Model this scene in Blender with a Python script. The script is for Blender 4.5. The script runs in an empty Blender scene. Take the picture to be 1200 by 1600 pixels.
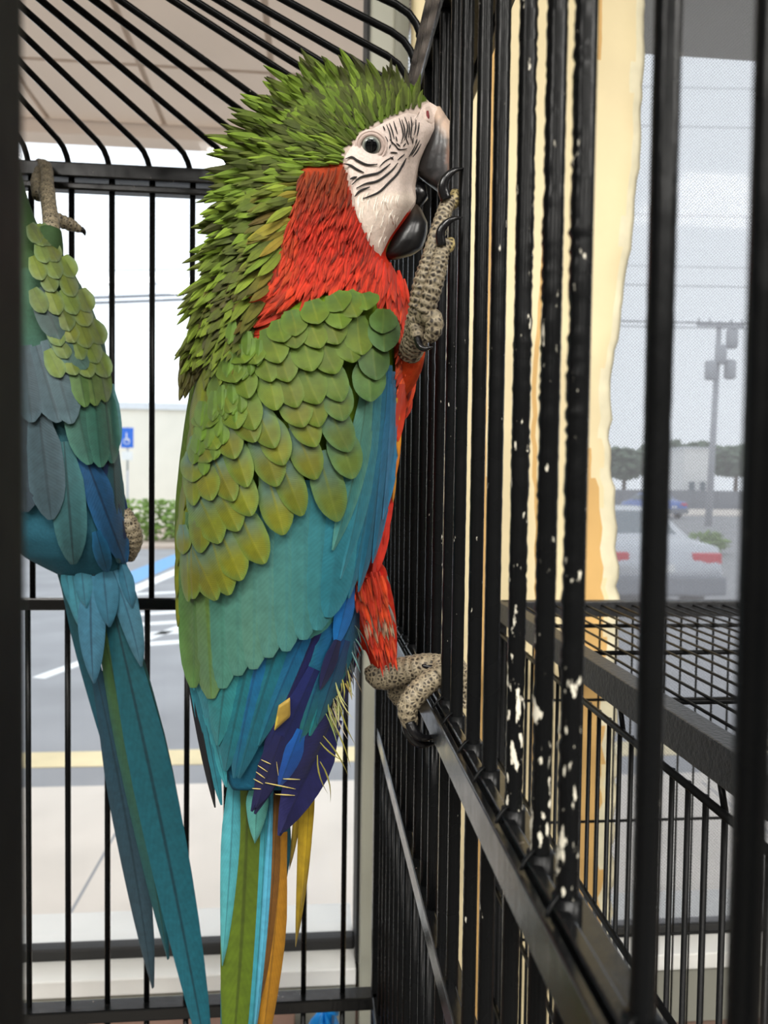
import bpy, bmesh, math, random
import numpy as np
from mathutils import Vector, Matrix
R = random.Random(7)
scene = bpy.context.scene
COL = scene.collection

# ------------------------------------------------------------------ camera
FPX = 1202.0
CAM = np.array((0.0, 0.0, 1.55))
YAW, PITCH, ROLL = math.radians(5.23), math.radians(2.1), math.radians(0.75)
Fv = np.array((math.sin(YAW)*math.cos(PITCH), math.cos(YAW)*math.cos(PITCH), -math.sin(PITCH)))
R0 = np.array((math.cos(YAW), -math.sin(YAW), 0.0))
U0 = np.cross(R0, Fv)
Rv = math.cos(ROLL)*R0 + math.sin(ROLL)*U0
Uv = -math.sin(ROLL)*R0 + math.cos(ROLL)*U0
cd = bpy.data.cameras.new('camera'); cam = bpy.data.objects.new('camera', cd); COL.objects.link(cam)
cd.sensor_fit = 'VERTICAL'; cd.sensor_height = 36.0; cd.lens = FPX/1600.0*36.0
cd.clip_start = 0.01; cd.clip_end = 500
cd.dof.use_dof = True; cd.dof.focus_distance = 0.395; cd.dof.aperture_fstop = 15.0
cam.matrix_world = Matrix(((Rv[0], Uv[0], -Fv[0], CAM[0]), (Rv[1], Uv[1], -Fv[1], CAM[1]), (Rv[2], Uv[2], -Fv[2], CAM[2]), (0, 0, 0, 1)))
scene.camera = cam
scene.view_settings.view_transform = 'Standard'; scene.view_settings.look = 'None'
scene.view_settings.gamma = 1.0; scene.view_settings.use_curve_mapping = False
scene.view_settings.exposure = 0.0

# ------------------------------------------------------------------ overcast sky
w = bpy.data.worlds.new('overcast_sky'); scene.world = w; w.use_nodes = True
bg = w.node_tree.nodes['Background']
bg.inputs['Color'].default_value = (0.86, 0.93, 1.0, 1); bg.inputs['Strength'].default_value = 1.7
scene.cycles.use_denoising = True

# ------------------------------------------------------------------ helpers
def ray(px, py):
    return (px-600.0)/FPX*Rv + (800.0-py)/FPX*Uv + Fv
def at(px, py, Y):
    d = ray(px, py); return CAM + d*(Y/d[1])
def at_z(px, py, z):
    d = ray(px, py); return CAM + d*((z-CAM[2])/d[2])
def at_x(px, py, x):
    d = ray(px, py); return CAM + d*(x/d[0])
def lin(c):
    out = []
    for v in c[:3]:
        v = v/255.0
        out.append(v/12.92 if v <= 0.04045 else ((v+0.055)/1.055)**2.4)
    return np.array(out)
def mixc(a, b, t): return np.asarray(a)*(1-t) + np.asarray(b)*t
def sstep(a, b, x):
    t = min(1, max(0, (x-a)/(b-a))); return t*t*(3-2*t)

def obj(name, verts, faces, mat, parent=None, smooth=True, col=None, fuv=None, mats=None, fmat=None):
    me = bpy.data.meshes.new(name)
    me.from_pydata([tuple(map(float, v)) for v in verts], [], [tuple(f) for f in faces])
    if smooth: me.polygons.foreach_set('use_smooth', [True]*len(me.polygons))
    if mats:
        for m in mats: me.materials.append(m)
        if fmat is not None: me.polygons.foreach_set('material_index', list(fmat))
    elif mat: me.materials.append(mat)
    if col is not None:
        a = me.color_attributes.new('Col', 'FLOAT_COLOR', 'POINT')
        a.data.foreach_set('color', np.c_[np.array(col, float).reshape(-1, 3), np.ones(len(verts))].ravel())
    if fuv is not None:
        a = me.color_attributes.new('fuv', 'FLOAT_COLOR', 'POINT')
        a.data.foreach_set('color', np.c_[np.array(fuv, float).reshape(-1, 3), np.ones(len(verts))].ravel())
    me.update()
    o = bpy.data.objects.new(name, me); COL.objects.link(o)
    if parent is not None:
        o.parent = parent; o.matrix_parent_inverse = parent.matrix_world.inverted()
    return o
def empty(name, loc=(0, 0, 0)):
    o = bpy.data.objects.new(name, None); COL.objects.link(o)
    o.empty_display_size = 0.05; o.matrix_world = Matrix.Translation(Vector(loc)); return o
def tag(o, label=None, cat=None, group=None, kind=None):
    if label: o['label'] = label
    if cat: o['category'] = cat
    if group: o['group'] = group
    if kind: o['kind'] = kind
    return o

class MB:
    def __init__(s): s.v = []; s.f = []; s.c = []; s.u = []; s.m = []
    def add(s, v, f, c=None, u=None, m=0):
        b = len(s.v); s.v += [np.asarray(p, float) for p in v]; s.f += [tuple(i+b for i in q) for q in f]
        s.c += list(c) if c is not None else [np.zeros(3)]*len(v)
        s.u += list(u) if u is not None else [np.zeros(3)]*len(v)
        s.m += [m]*len(f)
    def box(s, lo, hi, bev=0.0):
        v, f = box_vf(lo, hi, bev); s.add(v, f)
    def build(s, name, mat, parent=None, smooth=True, colored=False, mats=None):
        return obj(name, s.v, s.f, mat, parent, smooth, s.c if colored else None, s.u if colored else None, mats, s.m if mats else None)

def box_vf(lo, hi, bev=0.0):
    lo, hi2 = np.minimum(lo, hi).astype(float), np.maximum(lo, hi).astype(float)
    bm = bmesh.new(); bmesh.ops.create_cube(bm, size=1.0)
    for v in bm.verts:
        v.co = Vector([lo[k] + (v.co[k]+0.5)*(hi2[k]-lo[k]) for k in range(3)])
    if bev > 0:
        bmesh.ops.bevel(bm, geom=list(bm.edges), offset=bev, segments=2, affect='EDGES', profile=0.6)
    bm.verts.index_update()
    v = [np.array(x.co) for x in bm.verts]; f = [[x.index for x in q.verts] for q in bm.faces]
    bm.free(); return v, f
def box(name, lo, hi, mat, parent=None, bev=0.0, smooth=False):
    v, f = box_vf(tuple(lo), tuple(hi), bev); return obj(name, v, f, mat, parent, smooth)

def tube_vf(pts, rad, n=10, cap=True, ring=None):
    pts = [np.asarray(p, float) for p in pts]; m = len(pts)
    if np.isscalar(rad): rad = [rad]*m
    v = []; f = []
    t0 = pts[1]-pts[0]; t0 = t0/np.linalg.norm(t0)
    a = np.array((1.0, 0, 0)) if abs(t0[0]) < 0.8 else np.array((0, 1.0, 0))
    nrm = np.cross(t0, a); nrm /= np.linalg.norm(nrm)
    for i in range(m):
        t = pts[min(i+1, m-1)]-pts[max(i-1, 0)]; t = t/(np.linalg.norm(t)+1e-12)
        nrm = nrm - t*np.dot(nrm, t); nrm /= np.linalg.norm(nrm)+1e-12
        b = np.cross(t, nrm)
        for j in range(n):
            th = 2*math.pi*j/n
            r = rad[i]*(ring(i, th) if ring else 1.0)
            v.append(pts[i] + r*(math.cos(th)*nrm + math.sin(th)*b))
    for i in range(m-1):
        for j in range(n):
            f.append((i*n+j, i*n+(j+1) % n, (i+1)*n+(j+1) % n, (i+1)*n+j))
    if cap:
        f.append(tuple(range(n-1, -1, -1))); f.append(tuple((m-1)*n+j for j in range(n)))
    return v, f
def tube(name, pts, rad, mat, parent=None, n=10, ring=None):
    v, f = tube_vf(pts, rad, n, True, ring); return obj(name, v, f, mat, parent)
def spline(pts, n):
    """Catmull-Rom through points (any dimension), n samples."""
    p = np.array(pts, float); k = len(p)
    q = np.vstack([2*p[0]-p[1], p, 2*p[-1]-p[-2]])
    out = []
    for i in range(n):
        t = i/(n-1)*(k-1); j = min(int(t), k-2); t -= j
        a, b, c, d = q[j], q[j+1], q[j+2], q[j+3]
        out.append(0.5*((2*b) + (c-a)*t + (2*a-5*b+4*c-d)*t*t + (3*b-a-3*c+d)*t**3))
    return np.array(out)
def interp(tab, y, k):
    ys = [r[0] for r in tab]; return float(np.interp(y, ys, [r[k] for r in tab]))
def in_poly(x, y, P):
    c = False; j = len(P)-1
    for i in range(len(P)):
        if ((P[i][1] > y) != (P[j][1] > y)) and x < (P[j][0]-P[i][0])*(y-P[i][1])/(P[j][1]-P[i][1])+P[i][0]: c = not c
        j = i
    return c

# ------------------------------------------------------------------ materials
def new_mat(name):
    m = bpy.data.materials.new(name); m.use_nodes = True
    return m, m.node_tree, m.node_tree.nodes, m.node_tree.links, m.node_tree.nodes['Principled BSDF']
def M_plain(name, rgb, rough=0.5, metal=0.0, var=0.08, scale=20.0, bump=0.0, spec=0.5, coat=0.0):
    m, t, N, L, P = new_mat(name)
    c = lin(rgb)
    tc = N.new('ShaderNodeTexCoord'); no = N.new('ShaderNodeTexNoise'); no.inputs['Scale'].default_value = scale; no.inputs['Detail'].default_value = 5
    L.new(tc.outputs['Object'], no.inputs['Vector'])
    r = N.new('ShaderNodeValToRGB'); L.new(no.outputs['Fac'], r.inputs['Fac'])
    r.color_ramp.elements[0].position = 0.3; r.color_ramp.elements[1].position = 0.7
    r.color_ramp.elements[0].color = (*np.clip(c*(1-var), 0, 1), 1); r.color_ramp.elements[1].color = (*np.clip(c*(1+var), 0, 1), 1)
    L.new(r.outputs['Color'], P.inputs['Base Color'])
    P.inputs['Roughness'].default_value = rough; P.inputs['Metallic'].default_value = metal
    P.inputs['Specular IOR Level'].default_value = spec; P.inputs['Coat Weight'].default_value = coat
    if bump:
        b = N.new('ShaderNodeBump'); b.inputs['Strength'].default_value = bump; b.inputs['Distance'].default_value = 0.002
        L.new(no.outputs['Fac'], b.inputs['Height']); L.new(b.outputs['Normal'], P.inputs['Normal'])
    return m
def M_paint(name, chip, rough=0.3, chipcol=(196, 190, 176), stretch=0.35, low=None, spec=0.11, nscale=420):
    """black paint, chipped to bare metal where chip>0"""
    m, t, N, L, P = new_mat(name)
    tc = N.new('ShaderNodeTexCoord'); mp = N.new('ShaderNodeMapping'); mp.inputs['Scale'].default_value = (1, 1, stretch)
    L.new(tc.outputs['Object'], mp.inputs['Vector'])
    no = N.new('ShaderNodeTexNoise'); no.inputs['Scale'].default_value = nscale; no.inputs['Detail'].default_value = 6
    L.new(mp.outputs['Vector'], no.inputs['Vector'])
    r = N.new('ShaderNodeValToRGB')
    if low:                              # the birds chew the lower lengths most
        sx = N.new('ShaderNodeSeparateXYZ'); L.new(tc.outputs['Object'], sx.inputs[0])
        mz = N.new('ShaderNodeMapRange'); L.new(sx.outputs['Z'], mz.inputs['Value']); mz.inputs['From Min'].default_value = low[0]; mz.inputs['From Max'].default_value = low[1]; mz.inputs['To Min'].default_value = low[2]; mz.inputs['To Max'].default_value = 0.0
        sm_ = N.new('ShaderNodeMath'); sm_.operation = 'ADD'; L.new(no.outputs['Fac'], sm_.inputs[0]); L.new(mz.outputs['Result'], sm_.inputs[1]); L.new(sm_.outputs[0], r.inputs['Fac'])
    else: L.new(no.outputs['Fac'], r.inputs['Fac'])
    e = r.color_ramp.elements; e[0].position = chip; e[1].position = chip+0.03
    e[0].color = (0.004, 0.0043, 0.0046, 1); e[1].color = (*lin(chipcol), 1)
    L.new(r.outputs['Color'], P.inputs['Base Color'])
    n2 = N.new('ShaderNodeTexNoise'); n2.inputs['Scale'].default_value = 60
    L.new(tc.outputs['Object'], n2.inputs['Vector'])
    mr = N.new('ShaderNodeMapRange'); L.new(n2.outputs['Fac'], mr.inputs['Value']); mr.inputs['To Min'].default_value = rough-0.1; mr.inputs['To Max'].default_value = rough+0.15
    L.new(mr.outputs['Result'], P.inputs['Roughness']); P.inputs['Specular IOR Level'].default_value = spec
    b = N.new('ShaderNodeBump'); b.inputs['Strength'].default_value = 0.12; b.inputs['Distance'].default_value = 0.001
    L.new(no.outputs['Fac'], b.inputs['Height']); L.new(b.outputs['Normal'], P.inputs['Normal'])
    return m
def M_feather(name, rough=0.55, barb=0.035, sheen=0.08):
    m, t, N, L, P = new_mat(name)
    a = N.new('ShaderNodeAttribute'); a.attribute_name = 'Col'
    f = N.new('ShaderNodeAttribute'); f.attribute_name = 'fuv'
    s = N.new('ShaderNodeSeparateXYZ'); L.new(f.outputs['Vector'], s.inputs['Vector'])
    ab = N.new('ShaderNodeMath'); ab.operation = 'ABSOLUTE'; L.new(s.outputs['Y'], ab.inputs[0])
    m1 = N.new('ShaderNodeMath'); m1.operation = 'MULTIPLY_ADD'; L.new(ab.outputs[0], m1.inputs[0]); m1.inputs[1].default_value = -0.13; L.new(s.outputs['X'], m1.inputs[2])
    m2 = N.new('ShaderNodeMath'); m2.operation = 'MULTIPLY'; L.new(m1.outputs[0], m2.inputs[0]); m2.inputs[1].default_value = 190
    sn = N.new('ShaderNodeMath'); sn.operation = 'SINE'; L.new(m2.outputs[0], sn.inputs[0])
    tc = N.new('ShaderNodeTexCoord'); no = N.new('ShaderNodeTexNoise'); no.inputs['Scale'].default_value = 220; no.inputs['Detail'].default_value = 3
    L.new(tc.outputs['Object'], no.inputs['Vector'])
    ad = N.new('ShaderNodeMath'); ad.operation = 'MULTIPLY_ADD'; L.new(sn.outputs[0], ad.inputs[0]); ad.inputs[1].default_value = barb; 
    mr = N.new('ShaderNodeMapRange'); L.new(no.outputs['Fac'], mr.inputs['Value']); mr.inputs['From Min'].default_value = 0.3; mr.inputs['From Max'].default_value = 0.7; mr.inputs['To Min'].default_value = 0.86; mr.inputs['To Max'].default_value = 1.14
    L.new(mr.outputs['Result'], ad.inputs[2])
    vm = N.new('ShaderNodeVectorMath'); vm.operation = 'SCALE'; L.new(a.outputs['Color'], vm.inputs[0]); L.new(ad.outputs[0], vm.inputs['Scale'])
    L.new(vm.outputs[0], P.inputs['Base Color'])
    P.inputs['Roughness'].default_value = rough; P.inputs['Specular IOR Level'].default_value = 0.3
    P.inputs['Sheen Weight'].default_value = sheen; P.inputs['Sheen Roughness'].default_value = 0.5
    b = N.new('ShaderNodeBump'); b.inputs['Strength'].default_value = 0.07; b.inputs['Distance'].default_value = 0.0004
    L.new(sn.outputs[0], b.inputs['Height']); L.new(b.outputs['Normal'], P.inputs['Normal'])
    return m
def M_attr(name, rough=0.5, bumpscale=0, spec=0.4, coat=0.0):
    m, t, N, L, P = new_mat(name)
    a = N.new('ShaderNodeAttribute'); a.attribute_name = 'Col'
    L.new(a.outputs['Color'], P.inputs['Base Color'])
    P.inputs['Roughness'].default_value = rough; P.inputs['Specular IOR Level'].default_value = spec; P.inputs['Coat Weight'].default_value = coat
    if bumpscale:
        tc = N.new('ShaderNodeTexCoord'); no = N.new('ShaderNodeTexNoise'); no.inputs['Scale'].default_value = bumpscale; no.inputs['Detail'].default_value = 4
        L.new(tc.outputs['Object'], no.inputs['Vector'])
        b = N.new('ShaderNodeBump'); b.inputs['Strength'].default_value = 0.35; b.inputs['Distance'].default_value = 0.0008
        L.new(no.outputs['Fac'], b.inputs['Height']); L.new(b.outputs['Normal'], P.inputs['Normal'])
        mr = N.new('ShaderNodeMapRange'); L.new(no.outputs['Fac'], mr.inputs['Value']); mr.inputs['From Min'].default_value = 0.3; mr.inputs['From Max'].default_value = 0.7; mr.inputs['To Min'].default_value = 0.9; mr.inputs['To Max'].default_value = 1.1
        vm = N.new('ShaderNodeVectorMath'); vm.operation = 'SCALE'; L.new(a.outputs['Color'], vm.inputs[0]); L.new(mr.outputs['Result'], vm.inputs['Scale'])
        L.new(vm.outputs[0], P.inputs['Base Color'])
    return m
def M_scale_skin(name, dark, light, scale=420.0):
    """reticulate parrot-foot skin: dark scales, pale joints"""
    m, t, N, L, P = new_mat(name)
    tc = N.new('ShaderNodeTexCoord'); vo = N.new('ShaderNodeTexVoronoi'); vo.feature = 'DISTANCE_TO_EDGE'; vo.inputs['Scale'].default_value = scale
    L.new(tc.outputs['Object'], vo.inputs['Vector'])
    r = N.new('ShaderNodeValToRGB'); L.new(vo.outputs['Distance'], r.inputs['Fac'])
    e = r.color_ramp.elements; e[0].position = 0.05; e[1].position = 0.30
    e[0].color = (*lin(light), 1); e[1].color = (*lin(dark), 1)
    a = N.new('ShaderNodeAttribute'); a.attribute_name = 'Col'
    mx = N.new('ShaderNodeMix'); mx.data_type = 'RGBA'; mx.blend_type = 'MULTIPLY'; mx.inputs['Factor'].default_value = 1.0
    L.new(r.outputs['Color'], mx.inputs['A']); L.new(a.outputs['Color'], mx.inputs['B'])
    L.new(mx.outputs['Result'], P.inputs['Base Color']); P.inputs['Roughness'].default_value = 0.55
    b = N.new('ShaderNodeBump'); b.inputs['Strength'].default_value = 0.5; b.inputs['Distance'].default_value = 0.0006
    L.new(vo.outputs['Distance'], b.inputs['Height']); L.new(b.outputs['Normal'], P.inputs['Normal'])
    return m
def M_glass(name, tint=(1, 1, 1), gloss=0.04):
    m, t, N, L, P = new_mat(name)
    N.remove(P); out = N['Material Output']
    tr = N.new('ShaderNodeBsdfTransparent'); tr.inputs['Color'].default_value = (*tint, 1)
    gl = N.new('ShaderNodeBsdfGlossy'); gl.inputs['Roughness'].default_value = 0.02
    fr = N.new('ShaderNodeFresnel'); fr.inputs['IOR'].default_value = 1.3
    mx = N.new('ShaderNodeMixShader'); L.new(fr.outputs[0], mx.inputs[0]); L.new(tr.outputs[0], mx.inputs[1]); L.new(gl.outputs[0], mx.inputs[2])
    L.new(mx.outputs[0], out.inputs['Surface']); return m
def M_mesh_film(name, pitch=0.0034):
    """perforated white window film: tiny holes, printed face greyish white"""
    m, t, N, L, P = new_mat(name); out = N['Material Output']
    tc = N.new('ShaderNodeTexCoord'); mp = N.new('ShaderNodeMapping'); mp.inputs['Rotation'].default_value = (0, math.radians(45), 0)
    L.new(tc.outputs['Object'], mp.inputs['Vector'])
    s = N.new('ShaderNodeSeparateXYZ'); L.new(mp.outputs['Vector'], s.inputs['Vector'])
    k = 2*math.pi/pitch; sn = []
    for ax in ('X', 'Z'):
        a = N.new('ShaderNodeMath'); a.operation = 'MULTIPLY'; a.inputs[1].default_value = k; L.new(s.outputs[ax], a.inputs[0])
        b = N.new('ShaderNodeMath'); b.operation = 'SINE'; L.new(a.outputs[0], b.inputs[0]); sn.append(b)
    pr = N.new('ShaderNodeMath'); pr.operation = 'ADD'; L.new(sn[0].outputs[0], pr.inputs[0]); L.new(sn[1].outputs[0], pr.inputs[1])
    mr = N.new('ShaderNodeMapRange'); L.new(pr.outputs[0], mr.inputs['Value']); mr.inputs['From Min'].default_value = -1.2; mr.inputs['From Max'].default_value = 1.2
    mr.inputs['To Min'].default_value = 0.22; mr.inputs['To Max'].default_value = 0.52
    tr = N.new('ShaderNodeBsdfTransparent')
    P.inputs['Base Color'].default_value = (0.20, 0.21, 0.24, 1); P.inputs['Roughness'].default_value = 0.7
    mx = N.new('ShaderNodeMixShader'); L.new(mr.outputs['Result'], mx.inputs[0]); L.new(tr.outputs[0], mx.inputs[1]); L.new(P.outputs[0], mx.inputs[2])
    L.new(mx.outputs[0], out.inputs['Surface']); return m
def M_emit(name, rgb, s):
    m, t, N, L, P = new_mat(name)
    P.inputs['Base Color'].default_value = (*rgb, 1); P.inputs['Emission Color'].default_value = (*rgb, 1); P.inputs['Emission Strength'].default_value = s
    return m

mBlack = M_paint('black_paint', 0.76, rough=0.24)
mBlackRail = M_paint('black_rail_paint', 0.72, rough=0.18, chipcol=(120, 112, 104), spec=0.5, nscale=200)
mChip = M_paint('chewed_black_paint', 0.675, rough=0.24, chipcol=(205, 200, 184), low=(1.42, 1.56, 0.12))
mChip2 = M_paint('worn_black_paint', 0.71, rough=0.24, chipcol=(190, 185, 172))
mPost = M_paint('post_paint', 0.9, rough=0.5)
mPlate = M_paint('glossy_black_plate', 0.85, rough=0.22, spec=0.5, nscale=200)
mStrip = M_paint('glossy_black_strip', 0.85, rough=0.22, spec=0.5, nscale=200)
mWire = M_paint('wire_paint', 0.80, rough=0.35, stretch=1)
mTexFrame = M_plain('hammered_black_frame', (32, 33, 35), 0.42, 0, 0.4, 350, 0.35, 0.35)
mFeather = M_feather('feather')
mFeather2 = M_feather('feather_soft', 0.7, 0.07)
mSkin = M_attr('face_skin', 0.6, 900, 0.3)
mBody = M_attr('plumage_under', 0.75, 500, 0.2)
mBeak = M_attr('beak_horn', 0.32, 160, 0.5)
mEye = M_attr('eye_surface', 0.03, 0, 0.35, 0.15)
mBlackHorn = M_plain('black_horn', (17, 17, 19), 0.25, 0, 0.2, 200, 0.15)
mFoot = M_scale_skin('foot_scales', (58, 52, 46), (176, 170, 154), 480)
mLineFeather = M_plain('black_line_feather', (22, 18, 18), 0.7, 0, 0.2, 300)
mFrameGrey = M_plain('grey_window_frame', (160, 160, 146), 0.45, 0.0, 0.05, 8)
mFrameFace = M_plain('grey_sill_face', (140, 140, 130), 0.5, 0.0, 0.05, 8)
mSill = M_plain('white_sill', (232, 232, 228), 0.5, 0, 0.05, 12)
mGasket = M_plain('black_gasket', (28, 28, 28), 0.6)
mCream = M_plain('cream_peeling_paint', (224, 208, 166), 0.6, 0, 0.06, 9, 0.3)
mTan = M_plain('tan_bare_patch', (206, 166, 102), 0.65, 0, 0.08, 9, 0.3)
mCreamPale = M_plain('pale_cream_edge', (222, 214, 184), 0.7, 0, 0.10, 30, 0.8)
mWall = M_plain('interior_wall', (112, 108, 102), 0.7)
mBrownWall = M_plain('brown_low_wall', (120, 98, 86), 0.7)
mFloor = M_plain('grey_floor_tile', (112, 108, 102), 0.5, 0, 0.1, 3)
mCeil = M_plain('white_ceiling', (225, 225, 220), 0.8, 0, 0.03, 10)
mAsphalt = M_plain('asphalt', (150, 150, 152), 0.8, 0, 0.12, 1.3, 0.2)
mConcrete = M_plain('sidewalk_concrete', (222, 212, 200), 0.85, 0, 0.07, 2.5, 0.1)
mYellow = M_plain('yellow_line_paint', (230, 212, 168), 0.8, 0, 0.12, 3)
mBlueLine = M_plain('blue_line_paint', (120, 170, 215), 0.8)
mWhiteLine = M_plain('white_line_paint', (240, 240, 238), 0.8, 0, 0.06, 4)
mBuilding = M_plain('cream_stucco', (240, 236, 222), 0.85, 0, 0.03, 2)
mRoofTrim = M_plain('pale_parapet', (225, 230, 234), 0.8)
mSoffit = M_plain('tan_soffit', (226, 208, 192), 0.8, 0, 0.05, 1.5)
mSoffitSeam = M_plain('soffit_seam', (186, 168, 152), 0.8)
mWhite = M_plain('white_paint', (240, 240, 238), 0.6)
mHedge = M_plain('hedge_leaves', (128, 158, 78), 0.8, 0, 0.4, 12, 0.5)
mTree = M_plain('tree_leaves', (104, 122, 100), 0.9, 0, 0.3, 3, 0.5)
mTrunk = M_plain('trunk_bark', (110, 96, 84), 0.9)
mPole = M_plain('hazed_pole', (186, 188, 192), 0.9)  # grey lifted to imitate the window film's haze; the sign post shares it
mWireLine = M_plain('power_line', (110, 114, 122), 0.7)
mMulch = M_plain('mulch_bed', (200, 182, 166), 0.9, 0, 0.2, 3)
mSign = M_plain('sign_blue', (40, 110, 215), 0.5)
mSilver = M_plain('silver_car_paint', (196, 200, 206), 0.3, 0.3, 0.02, 3, 0, 0.5, 0.5)
mDarkCar = M_plain('slate_car_paint', (120, 132, 150), 0.3, 0.2, 0.02, 3, 0, 0.5, 0.5)
mBlueCar = M_plain('blue_car_paint', (70, 110, 190), 0.3, 0.2, 0.02, 3, 0, 0.5, 0.5)
mCarGlass = M_plain('car_window_glass', (110, 122, 130), 0.1, 0, 0.03, 3)
mTail = M_plain('red_tail_lamp', (220, 40, 60), 0.25)
mTyre = M_plain('tyre_rubber', (30, 30, 32), 0.8)
mHub = M_plain('wheel_hub', (170, 172, 176), 0.35, 0.7)
mBumper = M_plain('bumper_grey', (130, 134, 142), 0.5)
mBag = M_plain('blue_plastic_bag', (20, 140, 225), 0.3, 0, 0.15, 25, 0.3)
mBrownBag = M_plain('brown_paper', (128, 98, 82), 0.8, 0, 0.1, 20, 0.3)
mGlass = M_glass('window_glass')
mFilm = M_mesh_film('perforated_window_film')
mLamp = M_emit('lamp_diffuser', (1.0, 0.97, 0.92), 6.0)
mTray = M_plain('dark_tray', (40, 40, 42), 0.5)

# ------------------------------------------------------------------ room shell
YW = 1.00            # window plane
FLOOR_Z = 0.0
def structure(o, label=None): return tag(o, label, None, None, 'structure')
structure(box('floor', (-3.2, -4.0, -0.1), (3.2, YW+0.10, 0), mFloor))
structure(box('ceiling', (-3.2, -4.0, 2.75), (3.2, YW+0.10, 2.85), mCeil))
structure(box('wall_left', (-3.3, -4.0, 0), (-3.2, YW+0.1, 2.75), mWall))
structure(box('wall_right', (3.2, -4.0, 0), (3.3, YW+0.1, 2.75), mWall))
structure(box('wall_rear', (-3.2, -4.1, 0), (3.2, -4.0, 2.75), mWall))
SILL_Z = at(300, 1516, YW)[2]
HEAD_Z = 2.45
structure(box('wall_front_low', (-3.2, YW, 0), (3.2, YW+0.10, SILL_Z-0.045), mBrownWall))
structure(box('wall_front_high', (-3.2, YW, HEAD_Z), (3.2, YW+0.10, 2.75), mWall))
MX0 = at(558, 1300, YW)[0]; MX1 = at(598, 1300, YW)[0]
PX1 = at(1000, 500, YW)[0]
def window(name, x0, x1, film, label):
    w_ = structure(empty(name, ((x0+x1)/2, YW, SILL_Z)), label)
    box('sill', (x0, YW-0.012, SILL_Z-0.022), (x1, YW+0.10, SILL_Z), mSill, w_, 0.002)
    box('sill_face', (x0, YW-0.005, SILL_Z-0.10), (x1, YW+0.09, SILL_Z-0.022), mFrameFace, w_)
    box('gasket', (x0, YW+0.03, SILL_Z), (x1, YW+0.05, SILL_Z+0.016), mGasket, w_, 0.003)
    box('outer_ledge', (x0, YW+0.10, SILL_Z-0.02), (x1, YW+0.155, SILL_Z-0.004), mSill, w_)
    box('head_frame', (x0, YW-0.005, HEAD_Z-0.05), (x1, YW+0.09, HEAD_Z), mFrameGrey, w_)
    box('side_frame', (x0, YW, SILL_Z), (x0+0.02, YW+0.08, HEAD_Z-0.05), mFrameGrey, w_)
    box('pane', (x0, YW+0.036, SILL_Z+0.008), (x1, YW+0.042, HEAD_Z-0.04), mGlass, w_)
    if film: box('mesh_film', (x0, YW+0.0345, SILL_Z+0.016), (x1, YW+0.0350, HEAD_Z-0.05), mFilm, w_)
    return w_
window('window_1', -3.2, MX0, False, 'clear shop window behind the macaws')
window('window_2', MX1, 3.2, True, 'shop window covered with perforated mesh film')
t1 = structure(empty('trim_1', (MX0, YW, SILL_Z-0.1)), 'grey vertical window mullion behind the cage corner')
box('mullion', (MX0+0.004, YW-0.02, SILL_Z-0.10), (MX1, YW+0.09, HEAD_Z), mFrameGrey, t1, 0.003)
box('glazing_bead', (MX0, YW+0.0, SILL_Z), (MX0+0.004, YW+0.08, HEAD_Z), mGasket, t1)

# lamps: ceiling troffers
def troffer(x, y, power, label, where):
    r = empty('ceiling_light_%s_offscreen' % where, (x, y, 2.70))
    tag(r, label, 'light', 'ceiling troffers')
    mb = MB()
    for lo, hi in (((x-.62, y-.32, 2.69), (x+.62, y-.30, 2.75)), ((x-.62, y+.30, 2.69), (x+.62, y+.32, 2.75)), ((x-.62, y-.30, 2.69), (x-.60, y+.30, 2.75)), ((x+.60, y-.30, 2.69), (x+.62, y+.30, 2.75))):
        mb.box(lo, hi)
    mb.build('frame', mWhite, r, False)
    box('diffuser_%s_offscreen' % where, (x-.60, y-.30, 2.705), (x+.60, y+.30, 2.715), mLamp, r)
    ld = bpy.data.lights.new('ceiling_lamp_%s_offscreen' % where, 'AREA'); ld.shape = 'RECTANGLE'; ld.size = 1.15; ld.size_y = 0.55; ld.energy = power; ld.color = (1.0, 0.965, 0.91)
    lo = bpy.data.objects.new('ceiling_lamp_%s_offscreen' % where, ld); COL.objects.link(lo); lo.parent = r; lo.matrix_parent_inverse = r.matrix_world.inverted()
    lo.location = (x, y, 2.685)
for x, y, p, l in ((-1.6, -0.9, 50, 'white ceiling troffer by the left wall, window row'), (0.2, -0.9, 60, 'white ceiling troffer in the middle of the window row'), (1.9, -0.9, 42, 'white ceiling troffer by the right wall, window row'), (-1.0, -2.6, 55, 'white ceiling troffer by the left wall, rear row'), (1.0, -2.6, 55, 'white ceiling troffer by the right wall, rear row')):
    troffer(x, y, p, l, ('left' if x < -0.5 else 'right' if x > 0.5 else 'middle')+('_front' if y > -2 else '_rear'))

# ------------------------------------------------------------------ bird cage
YB = 0.72                                  # back wall
XS = at(600, 760, YB)[0]                   # right side wall
XL = -0.82; YF = 0.085
def zb(py, px=300, Y=YB): return at(px, py, Y)[2]
Z_TOP0, Z_TOP1 = zb(308), zb(297)          # lower of the two stacked top rails
Z_DOME0, Z_DOME1 = zb(291), zb(268)
Z_MID0, Z_MID1 = zb(952), zb(933)
Z_BOT0, Z_BOT1 = zb(1572, 450), zb(1553, 450)
Z_LOW0, Z_LOW1 = at(606, 1150, YB)[2], at(606, 1132, YB)[2]
Z_BASE = 0.42
cage = empty('bird_cage', (-0.38, 0.41, 0))
tag(cage, 'large black parrot cage with domed bar top and chewed paint around both macaws', 'cage')
BR = 0.0026
APEX = at(-640, -590, 0.405)
# posts
PW = 0.012
for x, y in ((XS, YB), (XL, YB), (XS, YF), (XL, YF)):
    box('corner_post', (x-PW/2, y-PW/2, 0.0), (x+PW/2, y+PW/2, Z_DOME0), mBlack, cage, 0.0015)
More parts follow.
